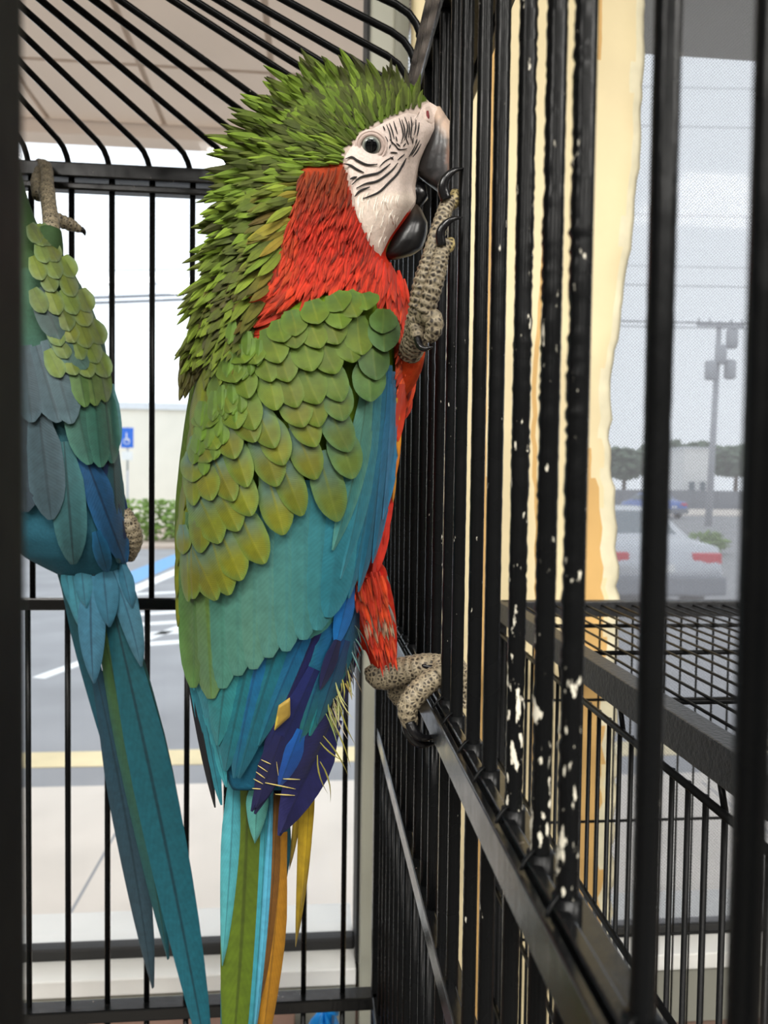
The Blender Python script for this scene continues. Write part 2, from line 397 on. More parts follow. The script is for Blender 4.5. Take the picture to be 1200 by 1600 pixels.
# front door jamb, close to the lens
JX = at(50, 800, YF+0.018)[0]
box('door_jamb', (JX-0.024, YF-0.006, Z_BASE), (JX, YF+0.018, Z_DOME0), mPost, cage, 0.003)
# rails along x (back and front)
for y in (YB, YF):
    box('top_rail', (XL, y-0.006, Z_TOP0), (XS, y+0.006, Z_TOP1), mBlackRail, cage, 0.0015)
    box('dome_rail', (XL, y-0.009, Z_DOME0), (XS, y+0.009, Z_DOME1), mBlackRail, cage, 0.0015)
    box('base_rail', (XL, y-0.006, Z_BASE), (XS, y+0.006, Z_BASE+0.02), mBlackRail, cage, 0.0015)
box('middle_rail', (XL, YB-0.006, Z_MID0), (XS, YB+0.006, Z_MID1), mBlackRail, cage, 0.0015)
box('bottom_rail', (XL, YB-0.012, Z_BOT0), (XS, YB+0.006, Z_BOT1), mBlackRail, cage, 0.0015)
# rails along y (right and left side)
for x, sg in ((XS, 1), (XL, -1)):
    box('top_rail', (x-0.004*sg, YF, Z_TOP0-0.012), (x+0.006*sg, YB, Z_TOP1), mBlackRail, cage, 0.0015)
    box('dome_rail', (x-0.003*sg, YF, Z_DOME0-0.002), (x+0.034*sg, YB, Z_DOME1+0.006), mBlack, cage, 0.0015)
    box('rail_edge', (x+0.0345*sg, YF, Z_DOME0-0.006), (x+0.040*sg, YB, Z_DOME1+0.004), mStrip, cage, 0.001)
    box('base_rail', (x-0.006, YF, Z_BASE), (x+0.006, YB, Z_BASE+0.02), mBlackRail, cage, 0.0015)
    box('middle_rail', (x-0.0080*sg, YF, Z_MID0-0.004), (x-0.0050*sg, YB, Z_MID1-0.0015), mBlackRail, cage, 0.0006)
    box('middle_rail', (x-0.0040*sg, YF, Z_MID0-0.006), (x-0.0002*sg, YB, Z_MID1), mBlackRail, cage, 0.0006)
    box('ledge_plate', (x+0.0005*sg, YF, Z_MID0-0.004), (x+0.0125*sg, YB, Z_MID0+0.001), mPlate, cage, 0.0006)
    box('lower_rail', (x-0.0045*sg, YF, Z_LOW0-0.002), (x+0.0015*sg, YB, Z_LOW1), mBlackRail, cage, 0.0008)
    box('lower_plate', (x+0.002*sg, YF, Z_LOW0-0.002), (x+0.0090*sg, YB, Z_LOW0+0.002), mPlate, cage, 0.0006)
    box('bottom_rail', (x-0.006, YF, Z_BOT0), (x+0.006, YB, Z_BOT1), mBlackRail, cage, 0.0012)
# tray under the cage
tr = MB(); tr.box((XL+.01, YF+.01, Z_BASE-0.03), (XS-.01, YB-.01, Z_BASE)); tr.build('tray', mTray, cage, False)

def vbar(x, y, z0, z1, mat, r=BR, rough=0.0, seg=2, name='bar', n=10):
    pts = [np.array((x, y, z0+(z1-z0)*i/seg)) for i in range(seg+1)]
    if rough:
        rr = random.Random(int(abs(y*1e5)) + int(z0*1e4)); ph = [rr.uniform(0, 6.28) for _ in range(6)]
        amp = [rr.gauss(0, 1)*rough for _ in range(seg+1)]
        def ring(i, th):
            t = i/seg
            return 1.0 + amp[i]*(0.5+0.5*math.cos(th-ph[0])) + rough*0.3*math.sin(t*190+ph[1])*math.cos(th-ph[2])
    else: ring = None
    return tube(name, pts, r, mat, cage, n, ring)
# back wall bars (upper and lower panels) and dome bars off the back rail
back_x = [at(112 + 63.0*k, 350, YB)[0] for k in range(-8, 8)]
low_x = [at(106.5 + 61.5*k, 1400, YB)[0] for k in range(-8, 8)]
def dome_bar(foot):
    d = APEX-foot; h = np.array((0, 0, 1.0))
    a = foot + h*0.006; pts = [foot, foot+h*0.003, foot+h*0.007+d*0.006, foot+h*0.011+d*0.018, foot+h*0.0125+d*0.04]
    end = APEX + np.array((0, 0, 0.0))
    st = pts[-1]; pts += [st+(end-st)*t for t in (0.25, 0.5, 0.75, 1.0)]
    tube('dome_bar', pts, BR, mBlack, cage, 8)
for x in back_x:
    if XL+0.01 < x < XS-0.012:
        vbar(x, YB, Z_MID1, Z_TOP0, mBlack); dome_bar(np.array((x-0.003, YB, Z_DOME1)))
        tube('rail_spacer', [(x, YB, Z_TOP1-0.001), (x, YB, Z_DOME0+0.001)], 0.0028, mBlack, cage, 8)
for x in low_x:
    if XL+0.01 < x < XS-0.012:
        vbar(x, YB, Z_BOT1, Z_MID0, mBlack); vbar(x, YB, Z_BASE+0.02, Z_BOT0, mBlack)
# side wall bars: measured first, then evenly on to the corner
mx = [1187, 1025, 900, 856, 812, 773, 746, 719, 703, 685, 674, 661, 648]
sy = [at_x(p, 755, XS)[1] for p in mx]
step = 0.0305
while sy[-1]+step < YB-0.02: sy.append(sy[-1]+step)
for k, y in enumerate(sy):
    if y < YF+0.01: continue
    heavy = k in (2, 3, 4)
    mat = mChip if heavy else (mChip2 if k < 11 else mBlack)
    rad = 0.0029 if k > 1 else 0.0026
    vbar(XS, y, Z_MID0-0.004, Z_TOP0-0.012, mat, rad, 0.07 if heavy else (0.022 if k < 11 else 0), 240 if heavy else (120 if k < 11 else 2))
    vbar(XS, y, Z_LOW1-0.012, Z_MID0-0.006, mChip2 if k < 9 else mBlack, rad, 0.02 if k < 9 else 0, 60 if k < 9 else 2)
    vbar(XS, y+0.004, Z_BOT1-0.01, Z_LOW0, mChip2 if k < 9 else mBlack, rad, 0.02 if k < 9 else 0, 60 if k < 9 else 2)
    vbar(XS, y+0.004, Z_BASE+0.02, Z_BOT0, mBlack, rad)
    # collar where the bar enters the rail, and the bent wire clip beside it
    tube('collar', [(XS, y, Z_MID0-0.007), (XS, y, Z_MID1+0.002)], [0.0042, 0.0040], mBlack, cage, 12)
    c0 = np.array((XS-0.0035, y-0.004, Z_MID1+0.0005))
    tube('clip', spline([c0+np.array((-0.0035, -0.001, -0.001)), c0+np.array((-0.0015, 0, 0.0018)), c0+np.array((0.001, 0.002, 0.003)), c0+np.array((0.003, 0.004, 0.001))], 9), 0.0006, mBlack, cage, 6)
    dome_bar(np.array((XS-0.001, y, Z_DOME1+0.006)))
ny = [YF+0.04+0.033*k for k in range(18)]
for y in ny:
    vbar(XL, y, Z_MID0-0.004, Z_TOP0-0.01, mBlack); vbar(XL, y, Z_BASE+0.02, Z_MID0, mBlack); dome_bar(np.array((XL+0.006, y, Z_DOME1+0.006)))
fin = [np.array(APEX)+np.array((0, 0, z)) for z in (-0.01, 0.0, 0.012, 0.02, 0.03)]
tube('finial', fin, [0.012, 0.02, 0.016, 0.007, 0.002], mBlack, cage, 12)

# ------------------------------------------------------------------ wire cage next door
wc = empty('wire_cage', (0.45, 0.5, 0)); tag(wc, 'low black wire cage with flat mesh top standing beside the window pillar', 'cage')
WX0 = at(782, 945, 0.78)[0]; WX1 = WX0+0.56; WY1 = 0.78; WY0 = 0.16
WZ = at(782, 938, 0.78)[2]; WZB = 0.30
FH = 0.020
box('top_frame', (WX0-0.004, WY0, WZ-FH), (WX0+0.010, WY1, WZ), mTexFrame, wc, 0.001)
box('top_frame', (WX1-0.010, WY0, WZ-FH), (WX1+0.004, WY1, WZ), mTexFrame, wc, 0.001)
box('top_frame', (WX0, WY1-0.010, WZ-0.016), (WX1, WY1+0.004, WZ), mTexFrame, wc, 0.001)
box('top_frame', (WX0, WY0-0.004, WZ-0.016), (WX1, WY0+0.010, WZ), mTexFrame, wc, 0.001)
for x in (WX0, WX1):
    for y in (WY0, WY1): box('corner_post', (x-0.006, y-0.006, 0), (x+0.006, y+0.006, WZ-0.002), mTexFrame, wc, 0.001)
k = 0; x = WX0+0.022
while x < WX1-0.01:                       # top wires, front to back
    tube('top_wire', [(x, WY0, WZ-0.004), (x, WY1, WZ-0.004)], 0.0011, mWire, wc, 6); x += 0.0165
for y in (WY0+0.13, WY0+0.27, WY0+0.40, WY0+0.51): tube('top_rod', [(WX0, y, WZ-0.0065), (WX1, y, WZ-0.0065)], 0.0018, mWire, wc, 8)
y = WY0+0.02; k = 0
while y < WY1-0.01:                       # left face
    tube('face_wire', [(WX0, y, WZB), (WX0, y, WZ-FH-0.012)], 0.0015, mWire, wc, 6); y += 0.0178; k += 1
for z in (WZ-FH-0.013, WZ-0.165, WZ-0.30, WZ-0.42): tube('face_rod', [(WX0-0.002, WY0, z), (WX0-0.002, WY1, z)], 0.0022, mWire, wc, 8)
y = WY0+0.06
while y < WY1:                            # short tabs carrying the face under the frame
    tube('tab', [(WX0, y, WZ-FH-0.013), (WX0, y+0.006, WZ-FH+0.002)], 0.0016, mWire, wc, 6); y += 0.12
x = WX0+0.018
while x < WX1-0.005:                      # far face
    tube('face_wire', [(x, WY1, WZB), (x, WY1, WZ-0.01)], 0.0011, mWire, wc, 6); x += 0.0178
for z in (WZ-0.105, WZ-0.235, WZ-0.36): tube('face_rod', [(WX0, WY1-0.002, z), (WX1, WY1-0.002, z)], 0.0016, mWire, wc, 8)
y = WY0+0.02
while y < WY1-0.01:                       # right face
    tube('face_wire', [(WX1, y, WZB), (WX1, y, WZ-FH)], 0.0013, mWire, wc, 6); y += 0.0178
tube('perch_rod', [(WX0+0.02, WY0+0.12, WZ-0.345), (WX0+0.02, WY0+0.42, WZ-0.345)], 0.0026, mWire, wc, 8)
wt = MB(); wt.box((WX0, WY0, WZB-0.04), (WX1, WY1, WZB)); wt.build('tray', mTray, wc, False)

# ------------------------------------------------------------------ cream pillar with a torn edge between the bays
pil = empty('window_pillar', (PX1-0.15, YW-0.05, 0)); tag(pil, 'cream window pillar with peeling ragged edge beside the mesh film', 'pillar')
edge = [(2.745, at(1015, -200, 0.93)[0]), (at(0, 0, .93)[2], at(1012, 0, 0.93)[0]), (at(0, 200, .93)[2], at(1003, 200, .93)[0]), (at(0, 330, .93)[2], at(990, 330, .93)[0]), (at(0, 450, .93)[2], at(975, 450, .93)[0]),
        (at(0, 560, .93)[2], at(960, 560, .93)[0]), (at(0, 640, .93)[2], at(956, 640, .93)[0]), (at(0, 720, .93)[2], at(963, 720, .93)[0]), (at(0, 850, .93)[2], at(969, 850, .93)[0]), (at(0, 930, .93)[2], at(970, 930, .93)[0]), (0.6, at(968, 1300, .93)[0]), (0.002, at(966, 1600, .93)[0])]
edge = edge[::-1]
def pe(z): return float(np.interp(z, [e[0] for e in edge], [e[1] for e in edge]))
PL = MX1+0.02
nz, nx = 220, 46
verts = []; rr = random.Random(3)
rag = [rr.gauss(0, 1) for _ in range(nz+1)]
for i in range(nz+1):
    z = 0.002+(2.745-0.002)*i/nz
    e = pe(z) + (0.0025 if 1.0 < z < 1.66 else 0.0008)*(rag[i]*0.5 + 1.4*math.sin(z*37)*math.sin(z*91))
    for j in range(nx+1):
        t = j/nx; x = PL+(e-PL)*t
        # soft vertical folds in the sheet, bulging towards the room
        y = 0.945 - 0.012*math.sin(math.pi*min(1, max(0, t)))**0.5 + 0.004*math.sin(t*17+1.2*math.sin(z*1.3)) + 0.002*math.sin(z*9+t*6)
        if t > 0.9: y += 0.02*(t-0.9)*4*(1+0.6*math.sin(z*60+rag[i]))*0.5
        verts.append((x, y, z))
faces = []
for i in range(nz):
    for j in range(nx): faces.append((i*(nx+1)+j, i*(nx+1)+j+1, (i+1)*(nx+1)+j+1, (i+1)*(nx+1)+j))
fm = []
for i in range(nz):
    z = 0.002+(2.743)*i/nz
    for j in range(nx):
        t = (j+0.5)/nx
        q = 0
        lower = sstep(1.75, 1.45, z)
        if 0.80+0.02*math.sin(z*8) < t < 0.80+0.125*lower+0.010*math.sin(z*21): q = 1
        if t > 0.955-0.03*lower+0.012*math.sin(z*33) : q = 2
        if 0.30 < t < 0.38-0.01*math.sin(z*4): q = 1
        if 0.585 < t < 0.615: q = 1
        fm.append(q)
pf = obj('sheet', verts, faces, None, pil, True, None, None, [mCream, mTan, mCreamPale], fm)
sm = pf.modifiers.new('thick', 'SOLIDIFY'); sm.thickness = 0.004; sm.offset = 1
box('core', (PL, 0.962, 0.0), (pe(1.5)-0.03, YW-0.022, 2.745), mCream, pil)

# ------------------------------------------------------------------ things below the sill
bag = MB()
c = at(512, 1600, 0.86)
nv = 14; vs = []; 
for i in range(nv+1):
    a = math.pi*i/nv
    for j in range(24):
        b = 2*math.pi*j/24
        r = 1+0.10*math.sin(3*b+2*a)+0.06*math.sin(7*b-3*a)
        vs.append((c[0]-0.004+0.034*r*math.sin(a)*math.cos(b), c[1]+0.05*r*math.sin(a)*math.sin(b), 0.6605+0.282*(1-math.cos(a))/2*(1+0.02*math.sin(5*b))))
fs = [(i*24+j, i*24+(j+1) % 24, (i+1)*24+(j+1) % 24, (i+1)*24+j) for i in range(nv) for j in range(24)]
bg_ = tag(empty('plastic_bag', (c[0], c[1], 0.66)), 'bright blue plastic bag standing below the window sill', 'bag')
obj('sack', vs, fs, mBag, bg_)
tube('knot', [(c[0], c[1], 0.936), (c[0]+.002, c[1], 0.946), (c[0]+.006, c[1], 0.950)], [0.008, 0.005, 0.010], mBag, bg_, 10)
tb = tag(empty('storage_bench', (-0.35, 0.86, 0)), 'low brown wooden bench under the window sill', 'bench')
bx0, bx1 = -0.9, at(552, 1600, .86)[0]
box('bench_top', (bx0, 0.76, 0.64), (bx1+0.03, 0.96, 0.66), mBrownBag, tb, 0.003)
for x in (bx0+0.02, bx1-0.01):
    for y in (0.775, 0.945): box('leg', (x-0.015, y-0.015, 0), (x+0.015, y+0.015, 0.64), mBrownBag, tb)
bxx = tag(empty('cardboard_box', (-0.3, 0.85, 0.66)), 'brown cardboard box on the bench behind the cage foot', 'box')
xa, xb = at(80, 1590, .85)[0], at(462, 1590, .85)[0]-0.002
box('carton', (xa, 0.79, 0.66), (xb, 0.93, 0.908), mBrownBag, bxx, 0.002)
box('flap', (xa, 0.785, 0.906), (xb, 0.86, 0.912), mBrownBag, bxx)

# ------------------------------------------------------------------ outdoors
LOT = -0.15
structure(box('parking_lot', (-40, 3.9, LOT-0.1), (60, 90, LOT), mAsphalt), 'grey asphalt parking lot outside the window')
KY = at_z(300, 1252, LOT)[1]
lot = bpy.data.objects['parking_lot']
sw = structure(box('sidewalk', (-40, YW+0.10, -0.25), (60, KY-0.15, -0.05), mConcrete), 'pale concrete sidewalk below the window')
structure(box('kerb', (-40, KY-0.15, -0.25), (60, KY, -0.052), mConcrete, None, 0.01), 'concrete kerb at the edge of the sidewalk')
for k in range(-6, 9): box('paving_joint', (k*1.5-0.006+0.62, YW+0.12, -0.0502), (k*1.5+0.006+0.62, KY-0.15, -0.0495), mAsphalt, sw)
y0, y1 = at_z(300, 1195, LOT)[1], at_z(300, 1172, LOT)[1]
box('painted_line', (-30, y0, LOT), (40, y1, LOT+0.004), mYellow, lot)
def ground_strip(name, a, b, wid, mat):
    a, b = at_z(*a, LOT), at_z(*b, LOT); d = b-a; d /= np.linalg.norm(d); n = np.array((-d[1], d[0], 0))*wid/2
    v = [a-n, b-n, b+n, a+n]; v = v+[p+np.array((0, 0, 0.006)) for p in v]
    obj(name, v, [(4, 5, 6, 7), (0, 1, 5, 4), (1, 2, 6, 5), (2, 3, 7, 6), (3, 0, 4, 7)], mat, lot, False)
ground_strip('painted_line', (160, 922), (330, 850), 0.55, mBlueLine)
ground_strip('painted_line', (170, 938), (340, 866), 0.25, mWhiteLine)
for k in range(6): ground_strip('painted_line', (190, 930+k*16+0.0), (420, 918+k*15), 0.18, mWhiteLine)
ground_strip('painted_line', (60, 1060), (420, 930), 0.12, mWhiteLine)
box('planting_bed', (-12, at_z(235, 858, LOT)[1], LOT), (2.2, at_z(235, 828, LOT)[1]+3, LOT+0.08), mMulch, lot)
# cream building across the lot
BY = 27.0
bl = tag(empty('cream_building', (-4, BY+3, LOT)), 'long low cream building across the parking lot', 'building')
bt = at(235, 640, BY)[2]; bxl = at(-300, 700, BY)[0]; bxr = at(640, 700, BY)[0]
box('wall', (bxl, BY, LOT), (bxr, BY+6, bt), mBuilding, bl)
box('parapet_cap', (bxl-0.1, BY-0.12, bt), (bxr+0.1, BY+6, bt+0.22), mRoofTrim, bl)
# parking sign
sp = at(199, 684, 22.0)
sg = tag(empty('parking_sign', (sp[0], 22.0, LOT+0.08)), 'small blue parking sign on a post before the cream building', 'sign')
tube('post', [(sp[0], 22.02, LOT+0.05), (sp[0], 22.02, sp[2]-0.9)], 0.03, mPole, sg, 8)
tube('post', [(sp[0], 22.02, sp[2]-0.9), (sp[0], 22.02, sp[2]+0.3)], 0.03, mPole, sg, 8)
box('plate', (sp[0]-0.17, 21.97, sp[2]-0.28), (sp[0]+0.17, 21.99, sp[2]+0.28), mSign, sg, 0.005)
box('lower_plate', (sp[0]-0.15, 21.97, sp[2]-0.62), (sp[0]+0.15, 21.99, sp[2]-0.38), mWhite, sg, 0.005)
sy_ = MB(); sy_.box((sp[0]-0.03, 21.955, sp[2]-0.06), (sp[0]+0.0, 21.97, sp[2]+0.14)); sy_.box((sp[0]-0.03, 21.955, sp[2]-0.08), (sp[0]+0.07, 21.97, sp[2]-0.05)); sy_.build('symbol', mWhite, sg, False)
th = np.linspace(0, 2*math.pi, 13)
tube('symbol_ring', [(sp[0]-0.01+0.08*math.cos(a), 21.965, sp[2]-0.10+0.08*math.sin(a)) for a in th], 0.012, mWhite, sg, 6)
# leafy shapes
def leaf_cluster(name, c, rad, n, leaf, mat, parent, seed, squash=(1, 1, 1), cube=False):
    rr = random.Random(seed); mb = MB()
    ico = [(0, 0, 1), (.9, 0, .3), (.28, .85, .3), (-.72, .53, .3), (-.72, -.53, .3), (.28, -.85, .3), (0, 0, -.8)]
    icf = [(0, 1, 2), (0, 2, 3), (0, 3, 4), (0, 4, 5), (0, 5, 1), (6, 2, 1), (6, 3, 2), (6, 4, 3), (6, 5, 4), (6, 1, 5)]
    for _ in range(n):
        d = np.array([rr.gauss(0, 1) for _ in range(3)]); d /= np.linalg.norm(d); q = rr.random()**0.4
        if cube: d = np.array([rr.uniform(-1, 1) for _ in range(3)]); q = 1
        p = np.array(c)+d*q*np.array(rad)*np.array(squash); s = leaf*rr.uniform(0.6, 1.4); a = rr.uniform(0, 6.28); b = rr.uniform(-.6, .6)
        rot = Matrix.Rotation(a, 3, 'Z') @ Matrix.Rotation(b, 3, 'X')
        mb.add([p+s*np.array(rot @ Vector((v[0], v[1]*.7, v[2]*.5))) for v in ico], icf)
    return mb.build(name, mat, parent, False)
hy = 21.0; ha = at(60, 800, hy); hb_ = at(480, 800, hy)
hd = tag(empty('clipped_hedge', ((ha[0]+hb_[0])/2, hy, LOT+0.08)), 'clipped green hedge along the foot of the cream building', 'hedge')
htop = at(235, 782, hy)[2]
mbh = MB(); rr = random.Random(5)
leaf_cluster('foliage', ((ha[0]+hb_[0])/2, hy+0.3, (LOT+0.12+htop)/2), ((hb_[0]-ha[0])/2, 0.45, (htop-LOT-0.12)/2), 2600, 0.09, mHedge, hd, 5, (1.25, 1, 1), True)
for k in range(9): tube('stem', [(ha[0]+(hb_[0]-ha[0])*(k+.5)/9, hy+.3, LOT+0.06), (ha[0]+(hb_[0]-ha[0])*(k+.5)/9+0.03, hy+.3, LOT+0.6)], 0.025, mTrunk, hd, 6)
# canopy soffit over the sidewalk
SY1 = 3.9; sz = at(200, 214, SY1-0.12)[2]+0.06
cx0, cx1 = -6.0, at(604, 100, SY1)[0]
cn = structure(empty('canopy', (-2, 2.5, sz)), 'tan panelled canopy soffit outside above the clear window')
npan = 5; ppx = np.linspace(cx0, cx1, 13); ppy = np.linspace(YW+0.12, SY1-0.12, npan+1)
for i in range(12):
    for j in range(npan):
        box('soffit_panel', (ppx[i]+0.012, ppy[j]+0.012, sz), (ppx[i+1]-0.012, ppy[j+1]-0.012, sz+0.02), mSoffit, cn)
box('soffit_backing', (cx0, YW+0.10, sz+0.012), (cx1, SY1, sz+0.05), mSoffitSeam, cn)
box('fascia', (cx0, SY1-0.12, sz-0.06), (cx1, SY1, sz+0.4), mSoffit, cn)
pxx = at(347, 200, SY1)[0]
#tube('canopy_post', [(pxx, SY1-0.06, -0.05), (pxx, SY1-0.06, sz-0.05)], 0.018, mWhite, cn, 8)
structure(box('header_outside', (at(1008, 30, 1.4)[0]-0.3, 1.25, at(1100, 66, 1.4)[2]), (3.2, 1.45, 2.7), mFrameFace), 'grey header band outside above the filmed window')  # plain header band over the filmed bay
# overhead wires left and right
def wire(p0, p1, sag, r, label, grp):
    pts = [p0+(p1-p0)*t+np.array((0, 0, -sag*4*t*(1-t))) for t in np.linspace(0, 1, 12)]
    return tag(tube('overhead_wire', pts, r, mWireLine, None, 6), label, 'wire', grp)
WYL = 34.0
for i, (py, sl, r) in enumerate(((415, -2, .022), (437, -3, .03), (455, -8, .06), (463, -9, .06))):
    wire(at(-500, py-sl*2.5, WYL), at(560, py+sl, WYL), 0.2, r, ('thin topmost wire', 'second wire from the top', 'thick third wire', 'thick lowest wire')[i]+' strung above the cream building', 'wires above the cream building')
WYR = 30.0
for i, (py, r) in enumerate(((130, .012), (191, .014), (330, .010), (410, .012), (440, .016), (497, .03), (505, .02))):
    wire(at(640, py-8, WYR), at(1500, py+10, WYR), 0.15, r, ('topmost power line', 'second power line from the top', 'third power line from the top', 'fourth power line from the top', 'fifth power line from the top', 'thick power line at the pole cross arm', 'lowest power line just under the cross arm')[i]+' behind the mesh film', 'power lines behind the film')
# utility pole
UY = 33.0; ub = at(1108, 770, UY); ut = at(1124, 503, UY)
up = tag(empty('utility_pole', (ub[0], UY, LOT)), 'grey wooden utility pole with cross arm and transformers', 'pole')
tube('shaft', [(ub[0], UY, LOT), (ut[0], UY, ut[2])], [0.16, 0.11], mPole, up, 10)
box('cross_arm', (ut[0]-1.1, UY-0.16, ut[2]-0.25), (ut[0]+1.1, UY-0.06, ut[2]-0.05), mPole, up)
for dx in (-1.0, -0.5, 0.5, 1.0): tube('insulator', [(ut[0]+dx, UY-.1, ut[2]-.05), (ut[0]+dx, UY-.1, ut[2]+.12)], [0.06, 0.03], mPole, up, 8)
for dx, py in ((-0.45, 580), (0.45, 578), (0.0, 555), (0.5, 530)):
    q = at(1120, py, UY); tube('transformer', [(ut[0]+dx, UY-.2, q[2]-.42), (ut[0]+dx, UY-.2, q[2]-.36), (ut[0]+dx, UY-.2, q[2]+.36), (ut[0]+dx, UY-.2, q[2]+.42)], [0.18, 0.25, 0.25, 0.18], mPole, up, 12)
# tree line
for k, (px, py, rx, Y, lb) in enumerate(((975, 725, 2.6, 70, 'rounded grey green tree at the far left end of the tree line'), (1040, 712, 2.8, 74, 'tree with the tallest crown beside the white storefront'), (1150, 722, 3.0, 68, 'broad grey green tree right of the utility pole'), (1230, 716, 3.0, 72, 'tall tree at the far right end of the tree line'), (1095, 712, 2.2, 80, 'tree rising behind the white storefront roof'))):
    p = at(px, py, Y); t_ = tag(empty('distant_tree', (p[0], Y, LOT)), lb, 'tree', 'trees at the far side of the lot')
    leaf_cluster('crown', (p[0], Y, p[2]), (rx, 2.0, 1.5), 420, 0.5, mTree, t_, 20+k)
    tube('trunk', [(p[0], Y, LOT), (p[0]+.1, Y, p[2])], [0.25, 0.15], mTrunk, t_, 8)
# white storefront
p0, p1 = at(1068, 760, 60), at(1112, 702, 60)
st = tag(empty('white_storefront', (p0[0], 60, LOT)), 'small white building front below the distant trees', 'building')
box('wall', (p0[0], 60, LOT), (p1[0], 64, p1[2]), mWhite, st); box('roof_cap', (p0[0]-.15, 59.8, p1[2]), (p1[0]+.15, 64, p1[2]+.15), mRoofTrim, st)
for k in (0.2, 0.6): box('window', (p0[0]+k*(p1[0]-p0[0]), 59.95, LOT+0.9), (p0[0]+(k+.2)*(p1[0]-p0[0]), 60.01, LOT+2.2), mCarGlass, st)
# far road strip and fence wall
structure(box('far_verge', (4, 45, LOT), (60, 58, LOT+0.05), mConcrete), 'pale verge beyond the parking lot')
fw = tag(empty('grey_fence', (26, 58.5, LOT)), 'long low grey fence before the distant trees', 'fence')
for k in range(18): box('fence_panel', (10+k*2.0, 58.5, LOT), (11.96+k*2.0, 58.6, LOT+1.5), mBumper, fw)
# low shrub beside the silver car
p = at(1105, 828, 19); sh = tag(empty('low_shrub', (p[0], 19, LOT)), 'low green shrub beyond the silver car', 'shrub')
leaf_cluster('foliage', (p[0], 19, LOT+0.28), (0.55, 0.5, 0.30), 260, 0.09, mHedge, sh, 77)
tube('stem', [(p[0], 19, LOT), (p[0], 19, LOT+0.3)], 0.03, mTrunk, sh, 6)

def car(loc, rz, paint, label):
    """sedan seen from the rear: local +y runs to the nose"""
    r = empty('sedan_car', (0, 0, 0)); tag(r, label, 'car', 'cars in the lot')
    sec = [(0.0, .78, .38, .70, .72, .60), (0.08, .83, .30, .84, .86, .62), (0.20, .86, .26, .93, .955, .66), (0.85, .875, .24, .96, .99, .68), (1.05, .88, .24, .97, 1.06, .66), (1.55, .88, .23, .97, 1.33, .58), (1.9, .88, .23, .97, 1.40, .57), (2.6, .88, .23, .96, 1.41, .57), (2.95, .88, .23, .95, 1.36, .58), (3.55, .88, .24, .93, 1.0, .64), (4.2, .86, .26, .84, .88, .62), (4.55, .80, .32, .70, .74, .58), (4.66, .70, .40, .60, .62, .5)]
    v = []; f = []
    for (y, hw, b, be, tp, rw) in sec:
        half = [(0, b), (hw*.88, b), (hw, b+.14), (hw*1.0, (b+be)/2), (hw*.97, be-.03), (hw*.92, be), (rw+ (hw*.92-rw)*.12, tp-.04), (rw*.86, tp-.005), (0, tp)]
        ring = half + [(-x, z) for x, z in half[-2:0:-1]]
        v += [(x, y, z) for x, z in ring]
    n = 16
    for i in range(len(sec)-1):
        for j in range(n): f.append((i*n+j, (i+1)*n+j, (i+1)*n+(j+1) % n, i*n+(j+1) % n))
    f.append(tuple(range(n))); f.append(tuple((len(sec)-1)*n+j for j in range(n-1, -1, -1)))
    obj('body', v, f, paint, r)
    e = 0.012
    obj('rear_window', [(-.58, 1.0, 1.03+e), (.58, 1.0, 1.03+e), (.50, 1.55, 1.335+e), (-.50, 1.55, 1.335+e), (-.58, 1.0, 1.01), (.58, 1.0, 1.01), (.50, 1.55, 1.31), (-.50, 1.55, 1.31)], [(0, 1, 2, 3), (4, 7, 6, 5), (0, 4, 5, 1), (1, 5, 6, 2), (2, 6, 7, 3), (3, 7, 4, 0)], mCarGlass, r, False)
    obj('windscreen', [(-.60, 3.45, 1.04+e), (.60, 3.45, 1.04+e), (.52, 3.0, 1.335+e), (-.52, 3.0, 1.335+e), (-.60, 3.45, 1.02), (.60, 3.45, 1.02), (.52, 3.0, 1.31), (-.52, 3.0, 1.31)], [(0, 3, 2, 1), (4, 5, 6, 7), (0, 1, 5, 4), (1, 2, 6, 5), (2, 3, 7, 6), (3, 0, 4, 7)], mCarGlass, r, False)
    for s in (-1, 1):
        for y0_, y1_ in ((1.35, 2.12), (2.20, 3.1)):
            a0, a1 = (.83, 1.0), (.655, 1.30)
            q = [(s*a0[0], y0_, a0[1]), (s*a0[0], y1_+.2*(y1_ > 3), a0[1]), (s*a1[0], y1_-.05, a1[1]), (s*a1[0], y0_+.25*(y0_ < 2), a1[1])]
            q2 = [(x-s*.03, y_, z) for x, y_, z in q]
            obj('side_window', q+q2, [(0, 1, 2, 3), (4, 7, 6, 5), (0, 4, 5, 1), (1, 5, 6, 2), (2, 6, 7, 3), (3, 7, 4, 0)], mCarGlass, r, False)
        tl = box('tail_lamp', (s*.42, 0.02, .705), (s*.80, .17, .85), mTail, r, 0.02)
        for y_ in (0.95, 3.65):
            wv, wf = tube_vf([(s*.70, y_, .31), (s*.72, y_, .31), (s*.87, y_, .31), (s*.89, y_, .31)], [0.28, .31, .31, .28], 20)
            wh = obj('wheel', wv, wf, mTyre, r)
            hv, hf = tube_vf([(s*.86, y_, .31), (s*.90, y_, .31)], [0.19, .17], 16); obj('hub', hv, hf, mHub, wh)
        box('head_lamp', (s*.40, 4.50, .58), (s*.70, 4.63, .68), mWhite, r, 0.02)
    box('bumper', (-.84, -0.06, .30), (.84, .10, .55), mBumper, r, 0.04)
    box('number_plate', (-.16, -0.02, .60), (.16, 0.01, .70), mWhite, r, 0.003)
    r.location = loc; r.rotation_euler = (0, 0, rz)
    return r
p = at(1035, 850, 9.6); car((p[0], 9.6, LOT), math.radians(-4), mSilver, 'silver sedan parked with red tail lamps towards the window')
p = at(985, 765, 30); car((p[0], 30, LOT), math.radians(60), mDarkCar, 'slate grey sedan far across the lot')
p = at(1054, 768, 40); car((p[0], 40, LOT), math.radians(5), mBlueCar, 'small blue sedan parked near the far verge')

